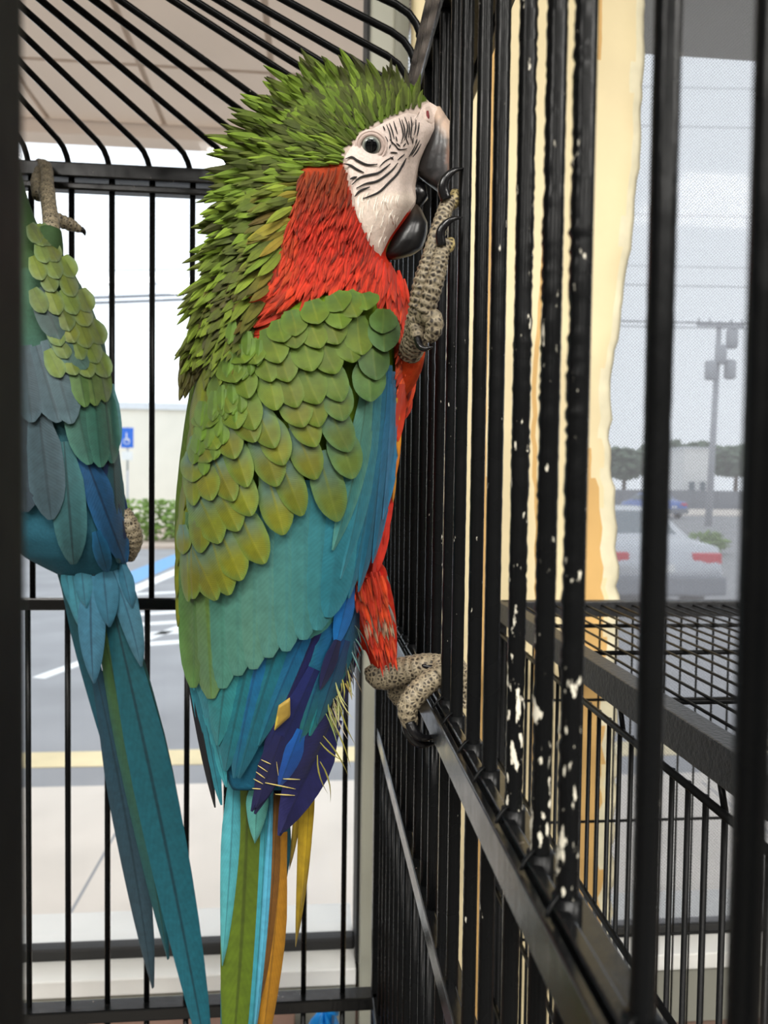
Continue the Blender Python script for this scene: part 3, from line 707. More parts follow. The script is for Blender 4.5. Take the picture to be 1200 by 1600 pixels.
# ------------------------------------------------------------------ macaw toolkit
class Bird:
    """loft of elliptical rows: (py, left px, right px, centre depth, half depth, exponent)"""
    def __init__(s, rows):
        s.rows = rows; s.y0, s.y1 = rows[0][0], rows[-1][0]
        yy = np.arange(s.y0, s.y1+1); s.tab = np.array([np.interp(yy, [r[0] for r in rows], [r[k] for r in rows]) for k in range(1, 6)]).T.tolist()
    def row(s, py):
        t = min(max(py-s.y0, 0), s.y1-s.y0-0.001); i = int(t); f = t-i; a = s.tab[i]; b = s.tab[min(i+1, len(s.tab)-1)]
        return [p+(q-p)*f for p, q in zip(a, b)]
    def surf(s, px, py):
        """skin point under the pixel, and the direction towards the viewer's side"""
        l, r, yc, t, e = s.row(py)
        u = abs(px-(l+r)/2)/((r-l)/2); uc = min(0.97, u)
        P = at(px, py, yc - t*(1-uc**e)**(1/e))
        n = CAM-P; return P, n/np.linalg.norm(n)
    def loft(s, n=40, rowstep=9):
        v = []; f = []; ys = list(np.arange(s.rows[0][0], s.rows[-1][0], rowstep))+[s.rows[-1][0]]
        for py in ys:
            l, r, yc, t, e = s.row(py); xc, hw = (l+r)/2, (r-l)/2
            for k in range(n):
                th = 2*math.pi*k/n; c_, s_ = math.cos(th), math.sin(th)
                cx = math.copysign(abs(c_)**(2/e), c_); sx = math.copysign(abs(s_)**(2/e), s_)
                v.append(at(xc+hw*cx, py, yc-t*sx))
        m = len(ys)
        for i in range(m-1):
            for k in range(n): f.append((i*n+k, i*n+(k+1) % n, (i+1)*n+(k+1) % n, (i+1)*n+k))
        f.append(tuple(range(n-1, -1, -1))); f.append(tuple((m-1)*n+k for k in range(n)))
        return v, f

VC = (-1.0, -0.55, -0.11, -0.045, 0.045, 0.11, 0.55, 1.0)
def prof(u, sharp):
    base = 0.50+0.50*sstep(0.0, 0.40, u)
    k = 0.68-0.45*sharp
    if u > k: base *= max(0.0, 1-((u-k)/(1-k))**(2.4-1.2*sharp))**(0.5+0.35*sharp)
    return base
def feather_vf(S, root, tip, w_, o0, o1, colf, bend=0.0, sharp=0.25, cup=0.0006, nu=7, rnd=0.0, flat=None, lift=1.4):
    """blade whose spine runs root->tip (pixel coordinates read off the plumage), laid on surface S"""
    root, tip = np.array(root, float), np.array(tip, float); ax = tip-root; ln = np.linalg.norm(ax)+1e-9; ax = ax/ln; pr = np.array((-ax[1], ax[0]))
    v = []; c = []; q = []
    for i in range(nu+1):
        u = 1-(1-i/nu)**1.35; u_ = min(u, 0.99)
        h = w_/2*max(prof(u_, sharp), 0.06)
        cen = root+(tip-root)*u + pr*bend*4*u*(1-u)
        for vv in VC:
            p = cen+pr*h*vv - ax*abs(vv)**1.5*h*0.12*u
            P, n = S(p[0], p[1]) if flat is None else flat(p[0], p[1], u)
            off = o0+(o1-o0)*u**lift - cup*vv*vv + (0.00012 if abs(vv) < 0.1 else 0)
            v.append(P+n*off); c.append(colf(u, vv)); q.append((u, vv, rnd))
    nv = len(VC); f = [(i*nv+j, i*nv+j+1, (i+1)*nv+j+1, (i+1)*nv+j) for i in range(nu) for j in range(nv-1)]
    return v, f, c, q
def feather(name, parent, mat, *a, **k):
    v, f, c, q = feather_vf(*a, **k); return obj(name, v, f, mat, parent, True, c, q)
GF = 0.72
def cf(base, tip, edge=None, shaft=None, em=0.5, root=None, rootu=0.35):
    base, tip = lin(base), lin(tip); edge = lin(edge) if edge is not None else None; shaft = lin(shaft) if shaft is not None else None; root = lin(root) if root is not None else None
    def f(u, v):
        c = mixc(base, tip, u)
        if root is not None: c = mixc(root, c, sstep(rootu*0.4, rootu*1.4, u))
        if edge is not None: c = mixc(c, edge, em*max(sstep(0.5, 1.0, abs(v)), sstep(0.82, 1.0, u)))
        if shaft is not None and abs(v) < 0.1: c = mixc(c, shaft, 0.6)
        return c*GF
    return f
def jit(c, a, rr):
    g = 1+rr.uniform(-a, a); return tuple(max(0, min(255, x*g*(1+rr.uniform(-a, a)*0.35))) for x in c)
def foot_tube(mb, pts, rads, Ys, col=(255, 255, 255), n=14, rings=0.06, period=2.0, samples=None, m=1):
    """scaly limb: pts in pixel coordinates with depths Ys; ring relief"""
    k = len(pts); arr = np.c_[np.array(pts, float), np.array(Ys, float), np.array(rads, float)]
    L_ = sum(np.linalg.norm(arr[i+1, :2]-arr[i, :2]) for i in range(k-1)); ns = samples or max(8, int(L_/1.6))
    sp = spline(arr, ns)
    P = [at(a[0], a[1], a[2]) for a in sp]; Rr = [max(0.0004, a[3]*a[2]/FPX) for a in sp]
    ph = R.uniform(0, 6)
    ring = (lambda i, th: 1+rings*math.sin(i*2*math.pi/(period*2.6)+ph+0.5*math.sin(2*th))) if rings else None
    v, f = tube_vf(P, Rr, n, True, ring)
    cc = [lin(col)]*len(v)
    if rings: cc = [lin(col)*(0.72+0.45*(0.5-0.5*math.sin((i//n)*2*math.pi/(period*2.6)+ph))) for i in range(len(v))]
    mb.add(v, f, cc, [(0, 0, 0)]*len(v), m)
def claw(parent, pts, rads, Ys, name='claw'):
    arr = np.c_[np.array(pts, float), np.array(Ys, float), np.array(rads, float)]; sp = spline(arr, 18)
    return tube(name, [at(a[0], a[1], a[2]) for a in sp], [max(0.0003, a[3]*a[2]/FPX) for a in sp], mBlackHorn, parent, 10)
def fuse(parts, voxel, smooth=6):
    """union of overlapping closed shapes as one skin"""
    mb = MB()
    for v, f in parts: mb.add(v, f)
    me = bpy.data.meshes.new('tmp'); me.from_pydata([tuple(p) for p in mb.v], [], mb.f); me.update()
    o = bpy.data.objects.new('tmp', me); COL.objects.link(o)
    r = o.modifiers.new('r', 'REMESH'); r.mode = 'VOXEL'; r.voxel_size = voxel
    s_ = o.modifiers.new('s', 'SMOOTH'); s_.iterations = smooth; s_.factor = 0.5
    dg = bpy.context.evaluated_depsgraph_get(); ev = o.evaluated_get(dg); m2 = ev.to_mesh()
    v = np.empty(len(m2.vertices)*3); m2.vertices.foreach_get('co', v); v = v.reshape(-1, 3).copy()
    f = [tuple(p.vertices) for p in m2.polygons]
    ev.to_mesh_clear(); bpy.data.objects.remove(o); bpy.data.meshes.remove(me)
    return v, f
def proj(P):
    d = np.asarray(P)-CAM; z = d@Fv; return 600+FPX*(d@Rv)/z, 800-FPX*(d@Uv)/z
def disc_grid(S, poly, centre, off, rings=12, n=72, rise=None):
    """patch filling a closed pixel outline, laid on the surface"""
    P = np.array(poly+[poly[0]], float); seg = np.r_[0, np.cumsum(np.linalg.norm(np.diff(P, axis=0), axis=1))]
    t = np.linspace(0, seg[-1], n, endpoint=False)
    bx_, by_ = np.interp(t, seg, P[:, 0]), np.interp(t, seg, P[:, 1])
    v = []; px = []
    for i in range(rings+1):
        k = i/rings
        for j in range(n):
            x, y = centre[0]+(bx_[j]-centre[0])*k, centre[1]+(by_[j]-centre[1])*k
            p, nn = S(x, y); v.append(p+nn*off*(1 if i < rings else 0.1)); px.append((x, y))
    f = [(i*n+j, i*n+(j+1) % n, (i+1)*n+(j+1) % n, (i+1)*n+j) for i in range(rings) for j in range(n)]
    return v, f, px
def strip_on(mb, S, pts, wpx, off, c, n=14, taper=True):
    """thin raised ribbon following a pixel polyline on the surface"""
    sp = spline(pts, n) if len(pts) > 2 else np.array([np.array(pts[0])+(np.array(pts[1])-np.array(pts[0]))*t for t in np.linspace(0, 1, n)])
    v = []
    for i, p in enumerate(sp):
        d = sp[min(i+1, n-1)]-sp[max(i-1, 0)]; d = d/(np.linalg.norm(d)+1e-9); pr = np.array((-d[1], d[0])); u = i/(n-1)
        h = wpx/2*((math.sin(math.pi*min(max(u, .06), .94)))**0.5 if taper else 1)
        for k, o in ((-1, 0.2), (0, 1.0), (1, 0.2)):
            q = p+pr*h*k; P, nn = S(q[0], q[1]); v.append(P+nn*(off-(1-o)*min(off*.8, .0007)))
    f = [(i*3+j, i*3+j+1, (i+1)*3+j+1, (i+1)*3+j) for i in range(n-1) for j in range(2)]
    mb.add(v, f, [lin(c)]*len(v), [(0.5, 0.0, 0)]*len(v))

# ------------------------------------------------------------------ harlequin macaw (green, red and blue)
YM = 0.405
mac = empty('macaw', at(610, 1090, YM)); tag(mac, 'green, red and blue macaw gripping the side bars with beak and raised foot', 'macaw', 'macaws in the cage')
rows = [(128, 545, 640, YM, .010, 2.2), (140, 505, 655, YM, .016, 2.2), (165, 462, 676, YM, .021, 2.3), (200, 432, 686, YM, .0255, 2.5), (226, 416, 671, YM, .0275, 2.6), (252, 405, 658, YM, .029, 2.6), (290, 388, 650, YM, .030, 2.6), (315, 378, 653, YM, .0305, 2.5),
        (340, 369, 640, YM, .031, 2.4), (373, 358, 616, YM, .032, 2.3), (400, 350, 604, YM, .034, 2.2), (430, 340, 622, YM, .039, 2.2), (470, 327, 636, YM, .045, 2.2), (510, 316, 643, YM, .049, 2.2), (560, 305, 646, YM, .052, 2.2), (610, 296, 641, YM, .053, 2.2), (660, 288, 628, YM, .053, 2.2),
        (720, 280, 618, YM, .052, 2.2), (780, 274, 611, YM, .050, 2.2), (840, 272, 602, YM, .047, 2.2), (900, 276, 590, YM, .043, 2.2), (960, 284, 573, YM, .038, 2.2), (1030, 295, 560, YM, .032, 2.2), (1100, 312, 535, YM, .025, 2.2), (1170, 335, 505, YM, .018, 2.2), (1235, 362, 465, YM, .010, 2.2)]
B = Bird(rows); S = B.surf
# skin: torso + thigh fused, scaled legs and toes joined to it
thigh = spline([(560, 900, YM-.01, 46), (580, 950, YM-.008, 38), (594, 1000, YM-.006, 28), (600, 1040, YM-.006, 21), (600, 1056, YM-.006, 16)], 16)
thv = tube_vf([at(a[0], a[1], a[2]) for a in thigh], [a[3]*a[2]/FPX for a in thigh], 16)
arm = spline([(600, 600, YM-.012, 48), (632, 570, YM-.022, 30), (648, 540, YM-.034, 20)], 10)
arv = tube_vf([at(a[0], a[1], a[2]) for a in arm], [a[3]*a[2]/FPX for a in arm], 14)
bv, bf = fuse([B.loft(), thv, arv], 0.0016, 8)
FACE = [(539, 245), (543, 237), (565, 211), (597, 193), (634, 176), (656, 180), (661, 164), (671, 161), (684, 169), (681, 200), (667, 226), (653, 252), (646, 280), (643, 293), (650, 313), (632, 338), (608, 373), (594, 403), (576, 380), (556, 334), (554, 310), (547, 278)]
RED = [(470, 262), (545, 250), (560, 330), (590, 392), (620, 395), (662, 450), (668, 560), (650, 650), (625, 760), (605, 905), (640, 950), (640, 1075), (555, 1075), (556, 900), (600, 700), (618, 600), (610, 500), (560, 452), (500, 462), (430, 525), (395, 505), (415, 440), (440, 380), (455, 320)]
bc = []
for p in bv:
    x, y = proj(p); n1 = math.sin(p[0]*900+p[2]*500)*math.sin(p[2]*700-p[1]*300)
    if in_poly(x, y, RED):
        c = mixc(lin((180, 38, 16)), lin((210, 84, 32)), sstep(380, 560, y)*0.6*(y < 700) + 0.2*n1)
        if y < 330: c = mixc(lin((150, 52, 16)), c, sstep(262, 330, y))
    elif y < 560 or x < 300: c = lin((74, 96, 22))*(1+0.2*n1)
    elif y < 830: c = lin((96, 124, 34))
    elif y < 1000: c = lin((70, 130, 128))
    else: c = lin((24, 84, 110))
    if x > 610 and y > 655 and y < 900: c = lin((190, 60, 24))
    if in_poly(605+(x-605)/1.10, 280+(y-280)/1.06, FACE) or (x > 640 and 160 < y < 330): c = lin((196, 178, 166)) if y < 330 else lin((180, 38, 16))
    bc.append(c)
mb = MB(); mb.add(bv, bf, bc, [(0, 0, 0)]*len(bv), 0)
SK = (222, 212, 194)
# raised foot
foot_tube(mb, [(640, 552), (650, 528), (655, 498), (662, 455)], [19, 20, 20, 17], [.372, .362, .352, .347], SK)
foot_tube(mb, [(657, 480), (664, 440), (674, 402), (685, 360), (695, 330), (702, 312)], [19, 18, 15, 13, 12, 11], [.348, .344, .342, .342, .342, .343], SK)
foot_tube(mb, [(703, 322), (710, 312), (712, 300)], [9, 11, 8], [.344, .345, .346], (240, 225, 170), 14, 0)
foot_tube(mb, [(664, 488), (676, 450), (684, 420), (690, 395), (697, 378)], [15, 15, 14, 12, 10], [.343, .339, .338, .338, .339], SK)
foot_tube(mb, [(694, 392), (702, 384), (704, 374)], [8, 9, 6], [.339, .340, .341], (240, 225, 170), 14, 0)
foot_tube(mb, [(656, 500), (668, 492), (678, 502), (676, 520), (668, 530)], [14, 15, 15, 13, 9], [.350, .344, .342, .343, .345], SK)
foot_tube(mb, [(652, 505), (654, 522), (656, 535)], [16, 14, 10], [.352, .350, .350], SK)
# standing foot on the rail
foot_tube(mb, [(582, 1038), (592, 1054), (612, 1053), (640, 1046), (668, 1040), (690, 1038)], [15, 22, 23, 22, 20, 16], [.400, .398, .396, .392, .388, .386], SK, 18, 0.03, 2.2)
foot_tube(mb, [(688, 1036), (690, 1050), (672, 1064), (652, 1082), (637, 1106), (641, 1132)], [15, 17, 18, 18, 17, 13], [.384, .379, .376, .375, .375, .377], SK, 18, 0.04, 2.2)
foot_tube(mb, [(628, 1060), (618, 1080), (634, 1100), (650, 1105)], [14, 14, 12, 10], [.404, .408, .412, .414], SK, 14, 0.05)
foot_tube(mb, [(700, 1034), (716, 1042), (725, 1064), (727, 1090), (724, 1106)], [13, 14, 13, 11, 8], [.398, .402, .404, .404, .403], SK, 14, 0.05)
body = mb.build('body', None, mac, True, True, [mBody, mFoot])
claw(mac, [(697, 312), (692, 294), (697, 278), (709, 267), (724, 263)], [9, 8.5, 7, 4.5, 1.5], [.340, .339, .338, .338, .340])
claw(mac, [(690, 384), (688, 364), (696, 350), (708, 342), (722, 340)], [8, 7.5, 6, 4, 1.3], [.336, .335, .334, .334, .336])
claw(mac, [(652, 528), (656, 540), (664, 545), (676, 542)], [6, 6, 4.5, 1.3], [.347, .345, .343, .342])
claw(mac, [(640, 1128), (648, 1145), (662, 1153), (684, 1150)], [9, 8.5, 6, 1.5], [.374, .372, .372, .374])
claw(mac, [(634, 1122), (640, 1146), (656, 1162), (682, 1162)], [9, 9, 7, 1.5], [.379, .378, .377, .378])
claw(mac, [(660, 1040), (688, 1046), (700, 1052)], [5, 4, 1], [.384, .380, .379])

# face
v, f, px = disc_grid(S, FACE, (600, 270), 0.0012, 14, 90)
cc = []
for i, (x, y) in enumerate(px):
    c = mixc(lin((226, 208, 198)), lin((214, 196, 184)), 0.5+0.5*math.sin(x*.35+y*.21)*math.sin(y*.3))
    c = mixc(c, lin((232, 216, 208)), sstep(60, 10, math.hypot(x-580, y-228))*.6)
    if y > 300: c = mixc(c, lin((224, 210, 192)), .5)
    cc.append(c)
face = obj('face_patch', v, f, mSkin, mac, True, cc)
# black feather lines on the bare face
z2 = lambda L_: [(500+a*.2167, 150+b*.2167) for a, b in L_]
thick = [[(185, 452), (230, 440), (270, 465), (340, 495), (415, 492)], [(172, 488), (220, 500), (260, 525), (318, 552)], [(215, 600), (240, 590), (268, 582)], [(230, 640), (285, 590), (350, 570), (420, 555), (470, 520), (508, 488)],
         [(262, 665), (330, 632), (400, 618), (450, 592), (520, 535), (562, 482)], [(310, 738), (360, 722), (430, 690), (500, 622), (560, 560), (600, 490), (622, 448)], [(250, 725), (290, 684), (360, 655)]]
thin = [[(430, 510), (470, 470), (530, 437)], [(560, 462), (612, 418)], [(508, 405), (560, 410)], [(505, 440), (530, 455)], [(690, 350), (660, 410), (640, 440)], [(620, 455), (600, 500), (575, 540)],
        [(530, 180), (545, 230), (560, 275)], [(570, 160), (592, 230), (600, 290), (582, 342)], [(610, 150), (632, 220), (622, 300), (640, 350)], [(655, 150), (662, 210), (655, 280), (662, 320)], [(692, 170), (690, 230), (680, 282)], [(716, 190), (710, 240), (700, 290)],
        [(480, 205), (502, 260), (512, 310), (520, 350)], [(502, 312), (540, 352), (572, 385), (630, 380)], [(455, 215), (470, 250)], [(500, 195), (520, 250), (535, 310)], [(548, 290), (556, 330)], [(640, 180), (645, 240), (640, 300)], [(590, 170), (610, 240), (612, 320)],
        [(672, 300), (668, 345)], [(700, 310), (690, 350)], [(720, 320), (690, 380), (660, 430)], [(730, 345), (700, 400), (670, 440)], [(550, 340), (580, 362)], [(620, 340), (600, 365)], [(470, 290), (490, 330)], [(510, 350), (500, 380)]]
lm = MB()
for L_ in thick: strip_on(lm, S, z2(L_), 3.8, 0.0024, (24, 20, 20), 18)
for L_ in thin: strip_on(lm, S, z2(L_), 2.2, 0.0021, (36, 28, 26), 12)
o = lm.build('face_line_feathers', mLineFeather, mac, True, True); tag(o, kind='stuff')
# fine pale ridges on the cheek
lm = MB(); rr = random.Random(9)
for k in range(46):
    x0, y0 = rr.uniform(562, 630), rr.uniform(300, 372)
    if not in_poly(x0, y0, FACE): continue
    a = rr.uniform(0.9, 1.5); L_ = rr.uniform(12, 24); x1, y1 = x0-math.cos(a)*L_*.5, y0+math.sin(a)*L_
    if in_poly(x1, y1, FACE): strip_on(lm, S, [(x0, y0), ((x0+x1)/2-1.5, (y0+y1)/2), (x1, y1)], 1.8, 0.0019, (246, 238, 226), 6)
o = lm.build('cheek_bristles', mSkin, mac, True, True); tag(o, kind='stuff')
# eye
eP, eN = S(580, 228); k_ = YM/FPX*0.93
ex = np.cross(np.array((0, 0, 1.0)), eN); ex /= np.linalg.norm(ex); ez = np.cross(eN, ex)
def dome(rad, h, base, n=28, m=8, colr=None):
    v = []; f = []; c = []
    for i in range(m+1):
        t = i/m
        for j in range(n):
            a = 2*math.pi*j/n; v.append(eP+eN*(base+h*math.sqrt(max(0, 1-t*t)))+(ex*math.cos(a)+ez*math.sin(a))*rad*t); c.append(colr(t))
    for i in range(m):
        for j in range(n): f.append((i*n+j, (i+1)*n+j, (i+1)*n+(j+1) % n, i*n+(j+1) % n))
    return v, f, c
def eyecol(t):
    if t < 0.58: return lin((8, 9, 12))
    return mixc(lin((70, 78, 78)), lin((150, 152, 142)), sstep(0.6, 0.85, t)) if t < 0.93 else lin((60, 58, 56))
v, f, c = dome(15.5*k_, 0.0032, 0.0008, 36, 16, eyecol)
eye = obj('eye', v, f, mEye, mac, True, c)
th = np.linspace(0, 2*math.pi, 37)
for rad, tr_, cl in ((17.0, .0011, (206, 186, 176)), (21.5, .0008, (222, 202, 192))):
    v, f = tube_vf([eP+eN*0.0016+(ex*math.cos(a)*1.08+ez*math.sin(a)*0.96)*rad*k_ for a in th], tr_, 8, False)
    obj('eyelid', v, f, mSkin, eye, True, [lin(cl)]*len(v))
# nostril and cere bump
nP, nN = S(668, 182)
v, f = tube_vf([nP+nN*.0014+np.array((0, 0, .0026)), nP+nN*.0016, nP+nN*.0013-np.array((0, 0, .0028))], [.0006, .0011, .0005], 8)
obj('nostril', v, f, M_plain('nostril_red', (120, 40, 44), 0.6), mac)

# beak
YH = YM-0.001
ub_rows = [(166, 676, 688, YH, .006, 2.0), (175, 676, 694, YH, .009, 2.1), (186, 672, 701, YH, .0105, 2.2), (200, 668, 709, YH, .0115, 2.2), (226, 660, 712, YH, .012, 2.2), (250, 650, 713, YH, .0115, 2.2), (265, 647, 713, YH, .011, 2.2), (278, 656, 712, YH, .010, 2.2), (290, 671, 711, YH, .008, 2.2), (300, 684, 709, YH, .006, 2.1), (309, 694, 704, YH, .0035, 2)]
UB = Bird(ub_rows); v, f = UB.loft(36, 4)
cc = []
for p in v:
    x, y = proj(p)
    k = (x-(711+ (y-200)*0.06 - 5*math.sin((y-200)*.035)))  # pale culmen to the right, dark flank to the left
    if y < 215: k = x-676-(y-170)*.62
    c = mixc(lin((46, 45, 46)), lin((206, 180, 160)), sstep(-16, 4, k))
    if y > 218 and k > -12: c = mixc(c, lin((128, 92, 76)), 0.65*sstep(218, 240, y))
    c = mixc(c, lin((96, 92, 92)), 0.4*sstep(0.55, 1, math.sin(x*.16+y*.09)*math.sin(y*.07+1)))
    cc.append(c)
obj('upper_beak', v, f, mBeak, mac, True, cc)
lb_rows = [(316, 645, 652, YH, .004, 2.0), (330, 636, 660, YH, .009, 2.1), (347, 624, 668, YH, .012, 2.2), (362, 612, 668, YH, .013, 2.2), (375, 604, 665, YH, .013, 2.2), (388, 597, 660, YH, .012, 2.2), (399, 592, 645, YH, .010, 2.2), (406, 596, 620, YH, .006, 2)]
LB = Bird(lb_rows); v, f = LB.loft(32, 4)
obj('lower_beak', v, f, mBeak, mac, True, [mixc(lin((20, 20, 21)), lin((74, 62, 52)), sstep(345, 322, proj(p)[1])*.6) for p in v])
v, f = tube_vf([at(*a) for a in ((640, 318, YH), (652, 300, YH), (658, 286, YH))], [.006, .0065, .003], 12)
obj('tongue', v, f, mBlackHorn, mac)
v, f, px = disc_grid(S, [(660, 165), (671, 159), (684, 167), (690, 175), (684, 190), (674, 196), (664, 190)], (673, 178), 0.0020, 5, 30)
obj('cere', v, f, mSkin, mac, True, [lin((216, 196, 184))]*len(v))

# ---- wing: base plate then feathers
WING = [(545, 452), (585, 462), (606, 490), (616, 540), (618, 620), (613, 700), (606, 760), (594, 830), (572, 890), (545, 930), (520, 990), (440, 1040), (330, 1085), (305, 1000), (290, 900), (285, 820), (295, 720), (318, 640), (345, 560), (400, 522), (470, 470)]
v, f, px = disc_grid(S, WING, (450, 740), 0.0045, 20, 110)
cc = []
for x, y in px:
    c = mixc(lin((98, 128, 26)), lin((70, 132, 124)), sstep(780, 930, y + 0.2*(x-450)))
    c = mixc(c, lin((36, 116, 146)), sstep(556, 580, x)*sstep(575, 620, y))
    cc.append(c)
obj('wing', v, f, mBody, mac, True, cc)
# primaries and lower wing (root, tip, width px, colours, offsets)
PR = [((284, 880), (336, 1262), 26, (18, 20, 30), (12, 12, 16), .000),
      ((288, 900), (346, 1258), 34, (26, 70, 84), (38, 116, 130), .001), ((292, 930), (354, 1230), 36, (34, 118, 134), (54, 140, 150), .002), ((300, 940), (352, 1190), 40, (44, 132, 144), (40, 120, 134), .003),
      ((560, 960), (436, 1306), 62, (28, 30, 74), (32, 34, 84), .001), ((540, 980), (398, 1272), 44, (24, 34, 92), (22, 24, 62), .003), ((548, 930), (500, 1110), 44, (18, 92, 130), (20, 100, 112), .003), ((562, 940), (484, 1150), 46, (16, 96, 150), (24, 116, 116), .004),
      ((545, 930), (468, 1160), 50, (10, 92, 158), (28, 100, 96), .005), ((536, 935), (425, 1200), 34, (14, 84, 160), (26, 60, 140), .002), ((520, 930), (410, 1195), 40, (26, 32, 96), (18, 22, 66), .004), ((500, 940), (404, 1165), 40, (10, 100, 160), (20, 96, 110), .0055), 
      ((462, 930), (373, 1216), 56, (26, 120, 136), (12, 86, 104), .006), ((425, 940), (366, 1216), 52, (14, 104, 168), (12, 96, 116), .0065), ((410, 950), (352, 1205), 60, (24, 116, 128), (18, 104, 116), .007), ((370, 960), (340, 1165), 54, (46, 132, 134), (34, 120, 126), .008)]
for rt, tp, w_, c0, c1, off in PR:
    feather('primary_feather', mac, mFeather, S, rt, tp, w_, 0.0020+off*.5, 0.0035+off*.5, cf(c0, c1, tuple(min(255, x*1.25+6) for x in c1), tuple(x*.6 for x in c0), .35), bend=3, sharp=0.55, nu=10, cup=.0012)
# bright blue patches and the exposed olive vane
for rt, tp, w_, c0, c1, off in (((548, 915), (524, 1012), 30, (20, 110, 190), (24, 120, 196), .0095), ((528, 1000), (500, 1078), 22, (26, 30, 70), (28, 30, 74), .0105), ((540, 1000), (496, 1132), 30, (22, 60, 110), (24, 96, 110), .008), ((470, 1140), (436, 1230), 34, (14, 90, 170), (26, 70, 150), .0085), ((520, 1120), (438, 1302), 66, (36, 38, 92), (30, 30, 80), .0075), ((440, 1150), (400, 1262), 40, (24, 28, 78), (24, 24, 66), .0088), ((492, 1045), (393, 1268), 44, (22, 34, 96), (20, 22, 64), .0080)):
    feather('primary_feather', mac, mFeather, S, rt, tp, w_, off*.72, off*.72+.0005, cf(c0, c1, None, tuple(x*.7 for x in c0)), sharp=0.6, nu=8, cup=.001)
q = [(434, 1100), (455, 1086), (456, 1120), (426, 1147)]
v, f, px = disc_grid(S, q, (442, 1114), 0.0090, 4, 24)
obj('folded_vane', v, f, mFeather, mac, True, [lin((150, 124, 52)) if x > 433 else lin((196, 172, 60)) for x, y in px], [(0.5, .3, 0)]*len(v))
lm = MB()
for a, b, w_ in (((408, 1187), (423, 1194), 2.2), ((403, 1196), (418, 1206), 2), ((400, 1206), (414, 1216), 2.2), ((396, 1217), (411, 1225), 2), ((394, 1232), (408, 1233), 2), ((442, 1217), (469, 1218), 2.4), ((414, 1223), (462, 1233), 2.6), ((430, 1241), (461, 1243), 2.6), ((432, 1190), (435, 1212), 1.4)):
    strip_on(lm, S, [a, b], w_*0.8, 0.0074, (190, 172, 100), 6)
o = lm.build('pale_stress_bars', mFeather2, mac, True, True); tag(o, kind='stuff')
# secondaries (teal)
SE = [((300, 800), (302, 1075), 36, (74, 120, 60), (84, 112, 60)), ((312, 800), (330, 1092), 44, (98, 128, 40), (84, 124, 92)), ((340, 800), (348, 1076), 46, (70, 130, 112), (72, 128, 112)), ((365, 790), (372, 1056), 46, (78, 138, 126), (76, 128, 110)), ((395, 780), (396, 1046), 46, (82, 142, 132), (84, 130, 110)), ((420, 760), (420, 1028), 46, (84, 146, 140), (80, 128, 112)), ((445, 750), (447, 1018), 46, (72, 142, 144), (76, 130, 118)), ((475, 750), (474, 1000), 46, (70, 142, 146), (66, 126, 120)), ((505, 740), (496, 985), 48, (60, 140, 152), (56, 124, 126)), ((535, 740), (512, 965), 48, (52, 136, 154), (40, 120, 134))]
for i, (rt, tp, w_, c0, c1) in enumerate(SE):
    feather('secondary_feather', mac, mFeather, S, rt, tp, w_*1.35, 0.0065+.0004*i, 0.0085+.0004*i, cf(c0, c1, tuple(min(255, x*1.1+4) for x in c0), tuple(x*.9 for x in c0), .35), bend=-2, sharp=0.12, nu=9, cup=.0012)
# long blue feathers of the leading edge
LE = [((598, 560), (545, 935), 34, (56, 128, 150), (24, 112, 140)), ((606, 570), (560, 925), 30, (52, 122, 152), (20, 104, 134)), ((590, 570), (532, 905), 34, (66, 136, 146), (36, 120, 140)), ((612, 580), (582, 880), 24, (50, 116, 156), (24, 108, 140)), ((575, 590), (520, 860), 36, (88, 136, 110), (50, 130, 136)), ((614, 600), (598, 812), 18, (60, 120, 160), (34, 112, 150))]
for i, (rt, tp, w_, c0, c1) in enumerate(LE):
    feather('primary_covert', mac, mFeather, S, rt, tp, w_, 0.006+.0006*i, 0.0105+.0006*i, cf(c0, c1, tuple(min(255, x*1.15+6) for x in c0), tuple(x*.75 for x in c0), .4), bend=-9, sharp=0.5, nu=10, cup=.0012)
# scalloped coverts, lowest row first
ROWS = [([(284, 940), (302, 936), (338, 938), (358, 930), (377, 907), (413, 881), (443, 836), (472, 806), (528, 815)], 108, 40, 1.0, 1),
        ([(276, 866), (313, 864), (343, 849), (372, 830), (393, 806), (433, 760), (494, 749), (552, 748)], 96, 40, .95, 1),
        ([(274, 826), (302, 790), (330, 782), (365, 783), (386, 761), (443, 727), (494, 698), (546, 706)], 88, 38, .8, 0),
        ([(286, 758), (316, 728), (357, 727), (400, 700), (451, 690), (500, 660), (560, 664)], 80, 40, .6, 0),
        ([(300, 712), (347, 690), (390, 671), (430, 640), (478, 626), (526, 622), (576, 622)], 74, 40, .35, 0),
        ([(318, 672), (365, 640), (415, 602), (461, 588), (519, 594), (556, 575), (604, 596)], 66, 39, .15, 0),
        ([(340, 612), (390, 575), (440, 556), (490, 548), (540, 540), (604, 556)], 60, 38, .05, 0),
        ([(368, 566), (420, 530), (470, 515), (520, 506), (565, 500), (606, 522)], 54, 36, 0, 0),
        ([(420, 526), (470, 488), (520, 476), (560, 474), (600, 496)], 46, 34, 0, 0),
        ([(462, 490), (510, 462), (552, 456), (584, 468)], 36, 30, 0, 0)]
rr = random.Random(21)
